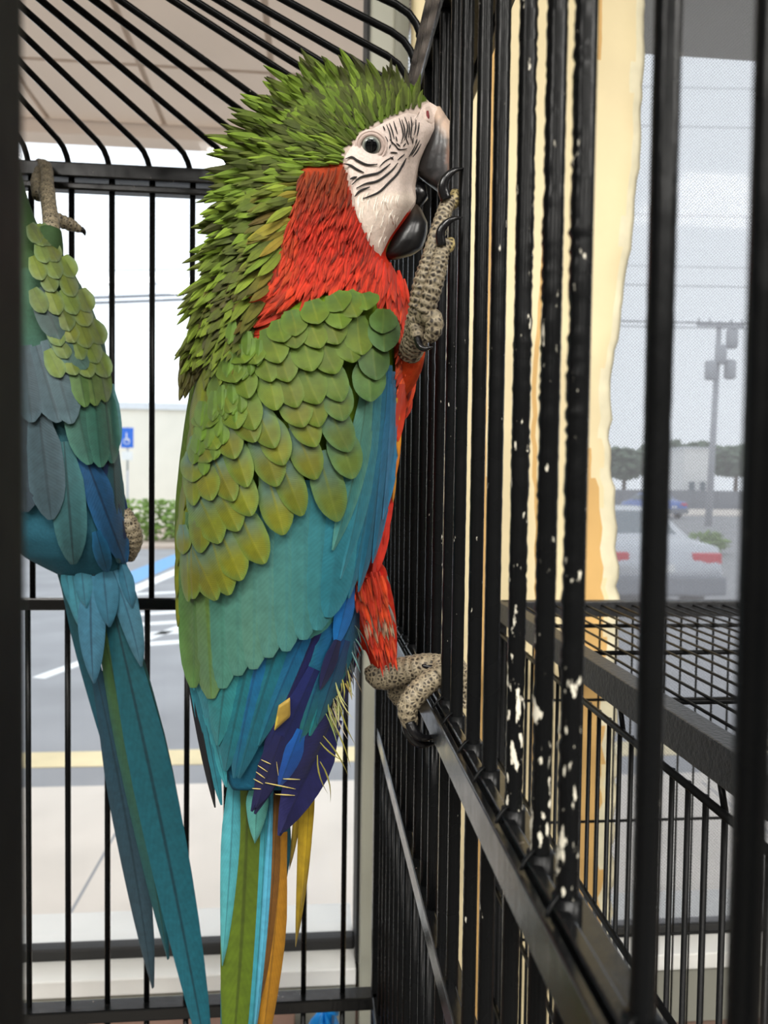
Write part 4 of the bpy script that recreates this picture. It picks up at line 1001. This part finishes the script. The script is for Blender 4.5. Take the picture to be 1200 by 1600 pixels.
for ri, (tips, ln, wd, low, tealroot) in enumerate(ROWS):
    P = np.array(tips, float); seg = np.r_[0, np.cumsum(np.linalg.norm(np.diff(P, axis=0), axis=1))]
    n = max(4, int(seg[-1]/(wd*0.86)))
    if ri < 3: ts = list(seg)
    else: ts = [seg[-1]*(i+0.5*(ri % 2)+rr.uniform(-.12, .12))/n for i in range(n+1) if 0 <= i+0.5*(ri % 2) <= n]
    for t in ts:
        t = min(max(t, 0), seg[-1])
        x, y = float(np.interp(t, seg, P[:, 0])), float(np.interp(t, seg, P[:, 1]))
        if ri >= 3: x += rr.uniform(-5, 5); y += rr.uniform(-11, 11)
        al = math.radians(21-ri*0.6+rr.uniform(-6, 6)) - 0.30*sstep(540, 605, x) + 0.22*sstep(520, 470, y)
        wl = ln*rr.uniform(.92, 1.08); ww = wd*rr.uniform(.9, 1.1)*(0.72 if x < 315 else 1)
        if x < 318: al = 0.02
        if x < 294: x += 10; ww *= .62
        rt = (x-wl*math.sin(al), y-wl*math.cos(al))
        while wl > 14 and not in_poly(rt[0], rt[1], WING):       # roots stay under the wing outline
            wl -= 3; rt = (x-wl*math.sin(al), y-wl*math.cos(al))
        if wl < 26: continue
        cen = mixc((112, 138, 30), (128, 132, 20), low); ed = mixc((116, 150, 44), (116, 154, 70), low)
        if x > 560: m_ = sstep(560, 606, x)*(0.45+.35*sstep(520, 600, y)); cen = mixc(cen, (76, 124, 104), m_); ed = mixc(ed, (96, 146, 120), m_)
        if x > 500 and y > 590: m_ = .55*sstep(490, 550, x)*sstep(585, 650, y); cen = mixc(cen, (84, 132, 92), m_); ed = mixc(ed, (104, 158, 120), m_)
        rc = (96, 134, 118) if low > .5 else mixc((98, 134, 60), (88, 116, 30), rr.random())
        cen = jit(np.array(cen)*.86, .10, rr); ed = np.array(ed)*.88; rc = np.array(rc)*.9
        feather('wing_covert', mac, mFeather, S, rt, (x, y), ww*1.25, 0.0106+.0003*ri, 0.0140+.0003*ri+rr.uniform(0, .0008), cf(cen, mixc(cen, (118, 118, 8), .3*low), ed, mixc(cen, (176, 168, 70), .22), .75, rc, .5), bend=rr.uniform(-2, 2), sharp=0.26, nu=9, cup=.0008, rnd=rr.random())
# small bright green scapulars in front of the dark gap
for k in range(40):
    t = rr.random(); x = 390-95*t+rr.uniform(-26, 26); y = 545+190*t+rr.uniform(-26, 26)
    if x < 300+ (740-y)*.12: continue
    c0 = jit((94, 124, 33), .10, rr); L_ = rr.uniform(30, 42)
    feather('scapular_feather', mac, mFeather, S, (x+rr.uniform(-2, 8), y-L_), (x, y), rr.uniform(16, 23), .0138, .0155, cf(c0, c0, (104, 138, 42), None, .5, (88, 120, 40), .4), sharp=.3, nu=5, cup=.0012)

# ---- tail
TY = YM+0.004
def tflat(dy):
    def g(x, y, u): return at(x, y, TY+dy), np.array((0.0, -1.0, 0.12))
    return g
TA = [((392, 1190), (350, 1720), 44, (36, 104, 112), (40, 110, 120), .010, 4), ((366, 1190), (347, 1510), 34, (70, 156, 172), (84, 170, 172), .002, -3), ((388, 1200), (356, 1720), 74, (72, 88, 18), (92, 116, 18), .003, -6), ((408, 1260), (376, 1700), 34, (60, 116, 36), (44, 112, 66), .006, -4),
      ((404, 1215), (398, 1318), 36, (86, 164, 156), (96, 170, 160), -.003, 0), ((416, 1220), (384, 1690), 26, (64, 154, 166), (50, 140, 160), .003, -6), ((424, 1230), (392, 1660), 14, (90, 180, 214), (80, 170, 200), .001, -6), ((432, 1240), (408, 1560), 30, (110, 72, 24), (110, 72, 24), .002, -5), ((440, 1300), (396, 1720), 36, (160, 110, 24), (166, 116, 24), .003, -6), ((446, 1260), (430, 1440), 26, (26, 84, 100), (30, 86, 98), .007, -2),  # brown feather beside the orange one holds the wing's shade in its colour
      ((480, 1150), (462, 1480), 24, (176, 146, 34), (150, 124, 22), .006, -5), ((486, 1160), (470, 1420), 18, (196, 164, 40), (170, 140, 24), .005, -3), ((468, 1230), (452, 1360), 12, (190, 160, 50), (120, 100, 30), .007, -2)]
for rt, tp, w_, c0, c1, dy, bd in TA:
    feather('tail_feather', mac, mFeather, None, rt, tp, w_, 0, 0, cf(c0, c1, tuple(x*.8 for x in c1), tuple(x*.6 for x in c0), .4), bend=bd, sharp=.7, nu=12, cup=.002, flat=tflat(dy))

# ---- ruffled hood, mantle and breast
def flow_hood(x, y):
    d = np.array((x-598.0, y-262.0)); d /= np.linalg.norm(d)
    d = d + np.array((-0.35, 0.0))*sstep(180, 110, y) + np.array((0.0, 0.55))*sstep(380, 560, y) + np.array((-.25, .0))*sstep(560, 640, x)
    return d/np.linalg.norm(d)
HOOD = [(662, 172), (640, 150), (600, 132), (540, 126), (490, 140), (440, 178), (405, 230), (380, 300), (358, 380), (335, 450), (318, 520), (345, 535), (395, 515), (425, 440), (448, 370), (470, 290), (480, 262), (536, 256), (541, 236), (566, 208), (600, 190), (634, 174)]
rr = random.Random(33); hoodpts = []
tries = 0
while len(hoodpts) < 720 and tries < 60000:
    tries += 1
    x, y = rr.uniform(315, 665), rr.uniform(122, 540)
    if not in_poly(x, y, HOOD): continue
    mind = 6.6
    if any((x-a)**2+(y-b)**2 < mind*mind for a, b in hoodpts): continue
    hoodpts.append((x, y))
dist = lambda p: math.hypot(p[0]-598, p[1]-262)
hoodpts.sort(key=dist, reverse=True)           # outermost first
pal = [(112, 142, 30), (128, 160, 36), (92, 112, 24), (146, 176, 50), (74, 88, 22), (84, 96, 26)]
stuff = MB(); nind = 0
for i, (x, y) in enumerate(hoodpts):
    d = flow_hood(x, y); edge_d = dist((x, y))
    out = sstep(90, 190, edge_d)
    L_ = (32+40*out)*rr.uniform(.7, 1.3); w_ = (8+8*out)*rr.uniform(.75, 1.3)
    a = rr.uniform(-.22, .22); d = np.array((d[0]*math.cos(a)-d[1]*math.sin(a), d[0]*math.sin(a)+d[1]*math.cos(a)))
    c0 = np.array(pal[min(5, int(rr.random()**1.25*6))], float)
    front = sstep(560, 640, x)*sstep(200, 140, y); c0 = mixc(c0, (62, 60, 18), .65*front)
    low_ = sstep(330, 470, y); c0 = mixc(c0, (110, 116, 20), .35*low_)
    redd = sstep(40, 8, abs(x-(470-(y-280)*.22)))*sstep(260, 300, y); c0 = mixc(c0, (176, 92, 20), .45*redd*rr.random())
    c0 = np.array(c0)*.86
    tipc = mixc(c0, (150, 180, 50), .30*rr.random()) if rr.random() < .75 else mixc(c0, (56, 50, 22), .6)
    o1 = (0.003+0.0115*out)*rr.uniform(.6, 1.3)
    args = (S, (x, y), (x+d[0]*L_, y+d[1]*L_), w_, 0.0012, o1, cf(c0, tipc, None, mixc(c0, (40, 44, 14), .3)))
    kw = dict(bend=rr.uniform(-2.5, 2.5), sharp=.6, nu=5, cup=.0008, rnd=rr.random(), lift=1.1)
    if nind < 300 and out > .35: feather('ruff_feather', mac, mFeather2, *args, **kw); nind += 1
    else: stuff.add(*feather_vf(*args, **kw))
o = stuff.build('head_plumage', mFeather2, mac, True, True); tag(o, kind='stuff')
# mantle: long olive feathers with dark edges sweeping down the back
MAN = []
for k in range(74):
    t = rr.random(); x = 345-52*t+rr.uniform(-16, 58)*(1-t)+rr.uniform(-3, 12)*t; y = 425+150*t+rr.uniform(-10, 10); MAN.append((x, y))
MAN.sort(key=lambda p: -p[1])
for x, y in MAN:
    t = (y-425)/150; L_ = rr.uniform(50, 78); d = np.array((-0.62+.42*t, .8)); d /= np.linalg.norm(d)
    c0 = jit(mixc((104, 112, 24), (74, 82, 28), rr.random()), .12, rr)
    feather('mantle_feather', mac, mFeather, S, (x-d[0]*20, y-d[1]*20), (x+d[0]*(L_-20), y+d[1]*(L_-20)), rr.uniform(14, 20), .003, .0085+.005*(1-t), cf(c0, mixc(c0, (84, 70, 28), .5), (70, 62, 26), mixc(c0, (60, 58, 22), .4), .6), bend=rr.uniform(-3, 2), sharp=.5, nu=6, cup=.001)
# back strip down the far edge of the wing
for k, (x, y, L_) in enumerate(((322, 560, 90), (312, 600, 100), (303, 650, 100), (296, 700, 100), (290, 745, 95), (284, 790, 95), (280, 835, 90), (279, 885, 90), (281, 930, 90), (332, 530, 90), (318, 630, 90), (300, 760, 80), (292, 850, 80))):
    c0 = jit((106, 118, 24), .12, rr)
    feather('mantle_feather', mac, mFeather, S, (x+9, y-L_*.55), (x-3, y+L_*.55), rr.uniform(18, 23), .004, .0075, cf(c0, mixc(c0, (126, 128, 16), .5), (60, 70, 24), None, .5), bend=-1, sharp=.6, nu=8, cup=.0015)
# red neck and breast
BR_ = [(474, 268), (540, 258), (556, 330), (594, 402), (622, 412), (638, 450), (645, 520), (648, 580), (636, 640), (618, 610), (612, 500), (566, 452), (500, 460), (430, 520), (402, 500), (420, 440), (446, 370)]
pts = []; tries = 0
while len(pts) < 700 and tries < 60000:
    tries += 1
    x, y = rr.uniform(400, 652), rr.uniform(258, 645)
    if not in_poly(x, y, BR_): continue
    if any((x-a)**2+(y-b)**2 < 5.2**2 for a, b in pts): continue
    pts.append((x, y))
pts.sort(key=lambda p: -(p[1]-0.35*p[0]))
stuff = MB(); nind = 0
for x, y in pts:
    left = sstep(500, 420, x)*sstep(400, 450, y); rgt = sstep(585, 640, x)
    d = np.array((-0.30-0.75*left+0.42*rgt*sstep(520, 420, y), .9-.62*left)); a = rr.uniform(-.2, .2)
    d = np.array((d[0]*math.cos(a)-d[1]*math.sin(a), d[0]*math.sin(a)+d[1]*math.cos(a))); d /= np.linalg.norm(d)
    big = sstep(380, 460, y); L_ = (30+18*big+14*left)*rr.uniform(.8, 1.25); w_ = (5.5+5*big+4*left)*rr.uniform(.8, 1.25)
    if in_poly(x+d[0]*L_, y+d[1]*L_, WING) and y > 440: continue
    c0 = mixc((142, 54, 16), (196, 40, 18), sstep(265, 350, y)); c0 = mixc(c0, (222, 74, 26), .55*big*rr.random()+.25*left)
    c0 = mixc(c0, (236, 128, 50), .5*sstep(600, 640, x)*sstep(460, 520, y)*rr.random())
    if x < 470 and y < 420: c0 = mixc(c0, (150, 84, 16), .4*rr.random())
    c0 = jit(c0, .1, rr); dk = rr.random() < .08
    tc_ = mixc(c0, (60, 26, 10), .8) if dk else mixc(c0, (232, 110, 40), .25*rr.random())
    args = (S, (x, y), (x+d[0]*L_, y+d[1]*L_), w_, .0012, (.0035+.004*big)*rr.uniform(.7, 1.3), cf(c0, tc_, mixc(c0, (236, 120, 60), .35), None, .4))
    kw = dict(bend=rr.uniform(-2, 2), sharp=.6, nu=5, cup=.0008, rnd=rr.random(), lift=1.1)
    if nind < 280 and y > 395: feather('breast_feather', mac, mFeather2, *args, **kw); nind += 1
    else: stuff.add(*feather_vf(*args, **kw))
o = stuff.build('neck_plumage', mFeather2, mac, True, True); tag(o, kind='stuff')
# yellow and red edge below the breast, thigh tufts, downy fringe
for x0, y0, x1, y1, w_, c0 in ((621, 622, 622, 712, 13, (226, 170, 34)), (624, 650, 618, 745, 11, (214, 140, 28)), (616, 700, 614, 785, 10, (196, 150, 36)), (628, 600, 622, 690, 18, (216, 62, 24)), (612, 740, 600, 850, 16, (200, 40, 26)), (606, 800, 590, 893, 18, (206, 44, 26)), (598, 850, 584, 900, 14, (190, 36, 22))):
    feather('breast_feather', mac, mFeather2, S, (x0, y0), (x1, y1), w_, .009, .011, cf(c0, mixc(c0, (210, 60, 30), .3), None, None), sharp=.5, nu=6, cup=.0008)
def tflat2(dy):
    def g(x, y, u): return at(x, y, YM-.030+dy), np.array((0.0, -1.0, 0.0))
    return g
for k in range(190):
    t = rr.random(); x = 574+22*t+rr.uniform(-28, 28)*(1-.35*t); y = 895+112*t+rr.uniform(-10, 10); L_ = rr.uniform(26, 42)
    c0 = jit(mixc((186, 36, 14), (214, 84, 26), rr.random()**2*.8), .14, rr)
    if (945 < y < 972 and rr.random() < .75) or (x < 556 and rr.random() < .4): c0 = jit((150, 142, 122), .2, rr)
    feather('thigh_feather', mac, mFeather2, None, (x, y), (x+8+rr.uniform(-8, 4), y+L_), rr.uniform(5, 10), 0, .003, cf(c0, mixc(c0, (236, 110, 50), .35*rr.random()), None, None), sharp=.7, nu=5, cup=.001, flat=tflat2(.004*rr.random()+.004*abs(t-.5)))
stuff = MB()
for k in range(52):
    t = rr.random(); x = 552-40*t+rr.uniform(-8, 8); y = 985+130*t+rr.uniform(-12, 12); L_ = rr.uniform(24, 60); a = rr.uniform(-.1, .6)
    c0 = jit(mixc((190, 188, 160), (206, 200, 100), rr.random()), .2, rr) if t > .35 else jit((120, 140, 140), .3, rr)
    stuff.add(*feather_vf(None, (x, y), (x+L_*math.sin(a)*.8, y+L_*math.cos(a)), rr.uniform(1.8, 3.2), 0, 0, cf(c0, c0, None, None), bend=rr.uniform(-4, 4), sharp=.8, nu=5, cup=.0002, flat=tflat2(.006+.012*rr.random())))
for (x0, y0, x1, y1, bd) in ((500, 1190, 516, 1254, -6), (496, 1180, 512, 1240, 5), (505, 1150, 545, 1215, -4), (500, 1160, 538, 1190, 3), (520, 1130, 548, 1200, -3), (530, 1100, 556, 1165, 3)):
    stuff.add(*feather_vf(None, (x0, y0), (x1, y1), 2.6, 0, 0, cf((170, 165, 70), (140, 130, 60), None, None), bend=bd, sharp=.8, nu=6, cup=.0002, flat=tflat2(.012)))
o = stuff.build('downy_fringe', mFeather2, mac, True, True); tag(o, kind='stuff')
# far wing: the other side of the bird, mirrored through its mid plane
def SF(x, y):
    P, n = S(x, y); l, r, yc, t, e = B.row(max(rows[0][0], min(rows[-1][0], y)))
    Y2 = 2*yc-P[1]; P2 = at(x, y, Y2); return P2, np.array((n[0], -n[1], n[2]))
for rt, tp, w_, c0, c1 in SE[2:]: feather('secondary_feather', mac, mFeather, SF, (rt[0], rt[1]-60), (tp[0]-6, tp[1]-30), w_, .004, .008, cf(c0, c1), nu=7)
for rt, tp, w_, c0, c1, off in PR[4:]: feather('primary_feather', mac, mFeather, SF, (rt[0]-10, rt[1]-30), (tp[0]-4, tp[1]-40), w_, .002, .003, cf(c0, c1), nu=7)
for ri, (tips, ln, wd, low, tr_) in enumerate(ROWS[1:9]):
    for x, y in tips:
        if x > 335 and x < 590: feather('wing_covert', mac, mFeather, SF, (x-ln*.1, y-ln*1.2), (x, y), wd*1.4, .004, .0095, cf((120, 140, 24), (124, 134, 20), (120, 158, 56)), nu=5)

# ------------------------------------------------------------------ second macaw, half hidden behind the door jamb
Y2 = 0.612
m2 = empty('macaw', at(100, 880, Y2)); tag(m2, 'teal blue macaw half behind the door jamb, clinging to the back bars', 'macaw', 'macaws in the cage')
rows2 = [(205, -75, -25, Y2, .012, 2.1), (225, -98, 8, Y2, .022, 2.2), (260, -116, 30, Y2, .028, 2.3), (305, -118, 42, Y2, .030, 2.3), (350, -100, 58, Y2, .033, 2.2), (380, -82, 82, Y2, .038, 2.2), (415, -66, 110, Y2, .044, 2.2), (470, -56, 140, Y2, .049, 2.2), (530, -48, 163, Y2, .051, 2.2), (620, -40, 177, Y2, .051, 2.2), (700, -34, 186, Y2, .049, 2.2), (780, -24, 196, Y2, .046, 2.2), (840, 4, 202, Y2, .038, 2.2), (870, 36, 198, Y2, .028, 2.2), (888, 70, 192, Y2, .018, 2.2), (900, 95, 186, Y2, .010, 2.2)]
B2 = Bird(rows2); S2 = B2.surf
lg = spline([(60, 420, Y2-.01, 34), (74, 390, Y2-.02, 24), (80, 355, Y2-.02, 15)], 8)
bv, bf = fuse([B2.loft(), tube_vf([at(a[0], a[1], a[2]) for a in lg], [a[3]*a[2]/FPX for a in lg], 14)], 0.0022, 6)
bc = []
for p in bv:
    x, y = proj(p)
    c = lin((52, 76, 44)) if y < 420 else mixc(lin((60, 92, 70)), lin((36, 84, 100)), sstep(430, 800, y))
    bc.append(c)
mb = MB(); mb.add(bv, bf, bc, [(0, 0, 0)]*len(bv), 0)
G2 = SK
foot_tube(mb, [(82, 388), (80, 350), (76, 318), (73, 296)], [14, 12, 11, 12], [.60, .606, .622, .640], G2, 12, .04)
foot_tube(mb, [(73, 300), (74, 280), (72, 262), (66, 256)], [10, 9, 9, 7], [.640, .668, .690, .712], G2, 12, .06)
foot_tube(mb, [(80, 340), (96, 346), (112, 352), (126, 359)], [11, 10, 9, 5], [.625, .63, .636, .640], G2, 12, .06)
foot_tube(mb, [(60, 305), (58, 285), (62, 266)], [9, 9, 7], [.645, .675, .710], G2, 12, .06)
foot_tube(mb, [(190, 800), (203, 824), (208, 846), (202, 872)], [14, 15, 14, 9], [.600, .600, .606, .615], SK, 12, .05)
mb.build('body', None, m2, True, True, [mBody, mFoot])
claw(m2, [(126, 358), (131, 362), (133, 368)], [5, 3.5, 1], [.640, .641, .642])
claw(m2, [(66, 256), (60, 252), (54, 256)], [6, 4, 1], [.712, .722, .728])
# hooked beak and eye of the hidden head
ub = Bird([(255, -128, -104, Y2, .006, 2), (268, -146, -104, Y2, .011, 2.1), (290, -156, -104, Y2, .012, 2.2), (312, -158, -116, Y2, .010, 2.2), (330, -154, -136, Y2, .006, 2), (340, -150, -144, Y2, .003, 2)])
v, f = ub.loft(24, 5); obj('upper_beak', v, f, mBlackHorn, m2)
lb = Bird([(318, -132, -104, Y2, .008, 2), (332, -134, -98, Y2, .010, 2.1), (348, -126, -92, Y2, .009, 2), (358, -114, -98, Y2, .004, 2)])
v, f = lb.loft(24, 5); obj('lower_beak', v, f, mBlackHorn, m2)
v, f, px = disc_grid(S2, [(-106, 245), (-60, 240), (-40, 262), (-46, 300), (-70, 340), (-96, 335), (-112, 290)], (-76, 285), .002, 8, 40)
obj('face_patch', v, f, mSkin, m2, True, [lin((226, 212, 202))]*len(v))
eP, eN = S2(-66, 262); ex = np.cross(np.array((0, 0, 1.0)), eN); ex /= np.linalg.norm(ex); ez = np.cross(eN, ex)
v, f, c = dome(.0055, .003, .0022, 28, 12, eyecol); obj('eye', v, f, mEye, m2, True, c)
rr = random.Random(55)
def f2(name, rt, tp, w_, c0, c1, off, shaft=None, edge=None, sharp=.2, bend=0, nu=8):
    feather(name, m2, mFeather, S2, rt, tp, w_, off, off+.002, cf(c0, c1, edge or tuple(min(255, x*1.25+10) for x in c0), shaft if shaft is not None else tuple(x*.7 for x in c0), .45), bend=bend, sharp=sharp, nu=nu, cup=.001, rnd=rr.random())
# long flight feathers first, then the scallops over them
for a in (((100, 690), (115, 882), 54, (52, 98, 102), (46, 88, 92), .006, (10, 22, 30)), ((60, 640), (80, 812), 60, (56, 76, 84), (54, 74, 82), .007, (36, 50, 56)), ((40, 640), (40, 800), 60, (48, 62, 72), (48, 62, 72), .006, (36, 50, 56)), ((128, 700), (196, 880), 46, (20, 78, 124), (24, 66, 96), .0045, (6, 14, 30)), ((162, 690), (200, 850), 26, (16, 40, 84), (20, 40, 70), .003, (8, 14, 30)), ((150, 830), (168, 894), 26, (14, 84, 124), (20, 76, 100), .0065, (8, 40, 60)), ((176, 700), (186, 880), 30, (30, 76, 84), (28, 60, 70), .0038, (10, 26, 30)),
          ((146, 600), (158, 730), 44, (50, 100, 84), (44, 92, 80), .0085, (34, 74, 62)), ((160, 590), (176, 724), 34, (44, 92, 80), (40, 84, 76), .0075, (30, 64, 56)), ((172, 600), (184, 700), 22, (60, 110, 112), (52, 96, 100), .0065, (36, 66, 66)), ((112, 600), (140, 726), 50, (56, 100, 86), (48, 92, 82), .008, (36, 72, 62)),
          ((76, 530), (112, 662), 54, (78, 100, 106), (70, 92, 100), .0105, (50, 66, 72)), ((56, 540), (92, 660), 54, (72, 92, 100), (66, 86, 94), .0100, (50, 66, 72)), ((36, 540), (50, 660), 54, (60, 78, 86), (60, 78, 86), .0100, (50, 66, 72)),
          ((116, 540), (134, 636), 36, (70, 104, 50), (84, 112, 60), .0110, (50, 76, 40)), ((134, 540), (150, 634), 34, (74, 104, 44), (92, 112, 60), .0108, (50, 76, 40)), ((150, 540), (166, 628), 30, (76, 104, 44), (90, 108, 60), .0104, (50, 76, 40)),
          ((74, 500), (136, 576), 46, (70, 98, 88), (66, 96, 88), .0125, (50, 72, 64)), ((60, 450), (94, 530), 44, (64, 84, 82), (62, 84, 80), .0130, (46, 62, 60))):
    f2('flight_feather', *a)  # colours carry the jamb's blurred grey veil and the shade around this bird
for ri in range(9):
    y = 590-ri*26+rr.uniform(-3, 3); x0, x1 = 70+max(0, (ri-4))*(-2)+ (26 if ri < 4 else 0), B2.row(y)[1]-4
    n = max(2, int((x1-x0)/21))
    for i in range(n+1):
        x = x0+(x1-x0)*(i+.5*(ri % 2))/n
        if x > x1+2: continue
        c0 = jit(mixc((100, 120, 62), (116, 128, 48), rr.random()), .12, rr); L_ = 46-ri*1.5
        f2('wing_covert', (x-L_*.42+rr.uniform(-3, 3), y-L_*.9), (x+rr.uniform(-2, 2), y+rr.uniform(-5, 5)), 31-ri*.6, c0, mixc(c0, (128, 136, 50), .3), .0125+.0004*ri, mixc(c0, (80, 90, 50), .4), (120, 150, 120), .15, 0, 6)
# rump coverts and tail
def tf2(dy):
    def g(x, y, u): return at(x, y, Y2-0.004+dy), np.array((0.0, -1.0, 0.12))
    return g
for rt, tp, w_, c0, c1, dy, bd, sh in (((92, 880), (178, 1216), 34, (20, 64, 66), (26, 84, 104), .014, 6, (10, 30, 40)), ((150, 1050), (238, 1545), 46, (24, 66, 84), (54, 74, 84), .012, 6, (14, 36, 46)), ((165, 900), (330, 1690), 66, (20, 80, 88), (28, 108, 126), .002, 6, (6, 12, 26)), ((150, 940), (262, 1500), 44, (66, 96, 28), (24, 84, 96), .006, 6, (30, 50, 20)), ((196, 960), (316, 1560), 40, (26, 74, 60), (20, 70, 84), .007, 4, (14, 36, 40)),
                                   ((110, 880), (126, 984), 30, (58, 132, 150), (64, 130, 146), -.004, 0, (34, 80, 96)), ((98, 880), (118, 960), 24, (50, 120, 136), (54, 120, 136), -.003, 0, (34, 80, 96)), ((142, 900), (146, 1068), 44, (62, 124, 152), (66, 116, 140), -.007, -2, (14, 30, 50)), ((176, 890), (220, 1042), 36, (54, 116, 142), (76, 122, 140), -.006, 4, (24, 60, 80)), ((186, 890), (212, 1000), 30, (50, 110, 134), (60, 112, 134), -.005, 2, (24, 60, 80)), ((160, 880), (170, 980), 40, (52, 114, 140), (56, 112, 136), -.009, 0, (24, 60, 80)), ((190, 880), (206, 950), 24, (52, 114, 140), (56, 112, 136), -.008, 0, (24, 60, 80)), ((126, 880), (134, 950), 30, (54, 122, 142), (60, 122, 142), -.009, 0, (24, 60, 80))):
    feather('tail_feather', m2, mFeather, None, rt, tp, w_, 0, 0, cf(c0, c1, tuple(x*.9 for x in c1), sh, .35), bend=-bd, sharp=.55, nu=12, cup=.0025, flat=tf2(dy))
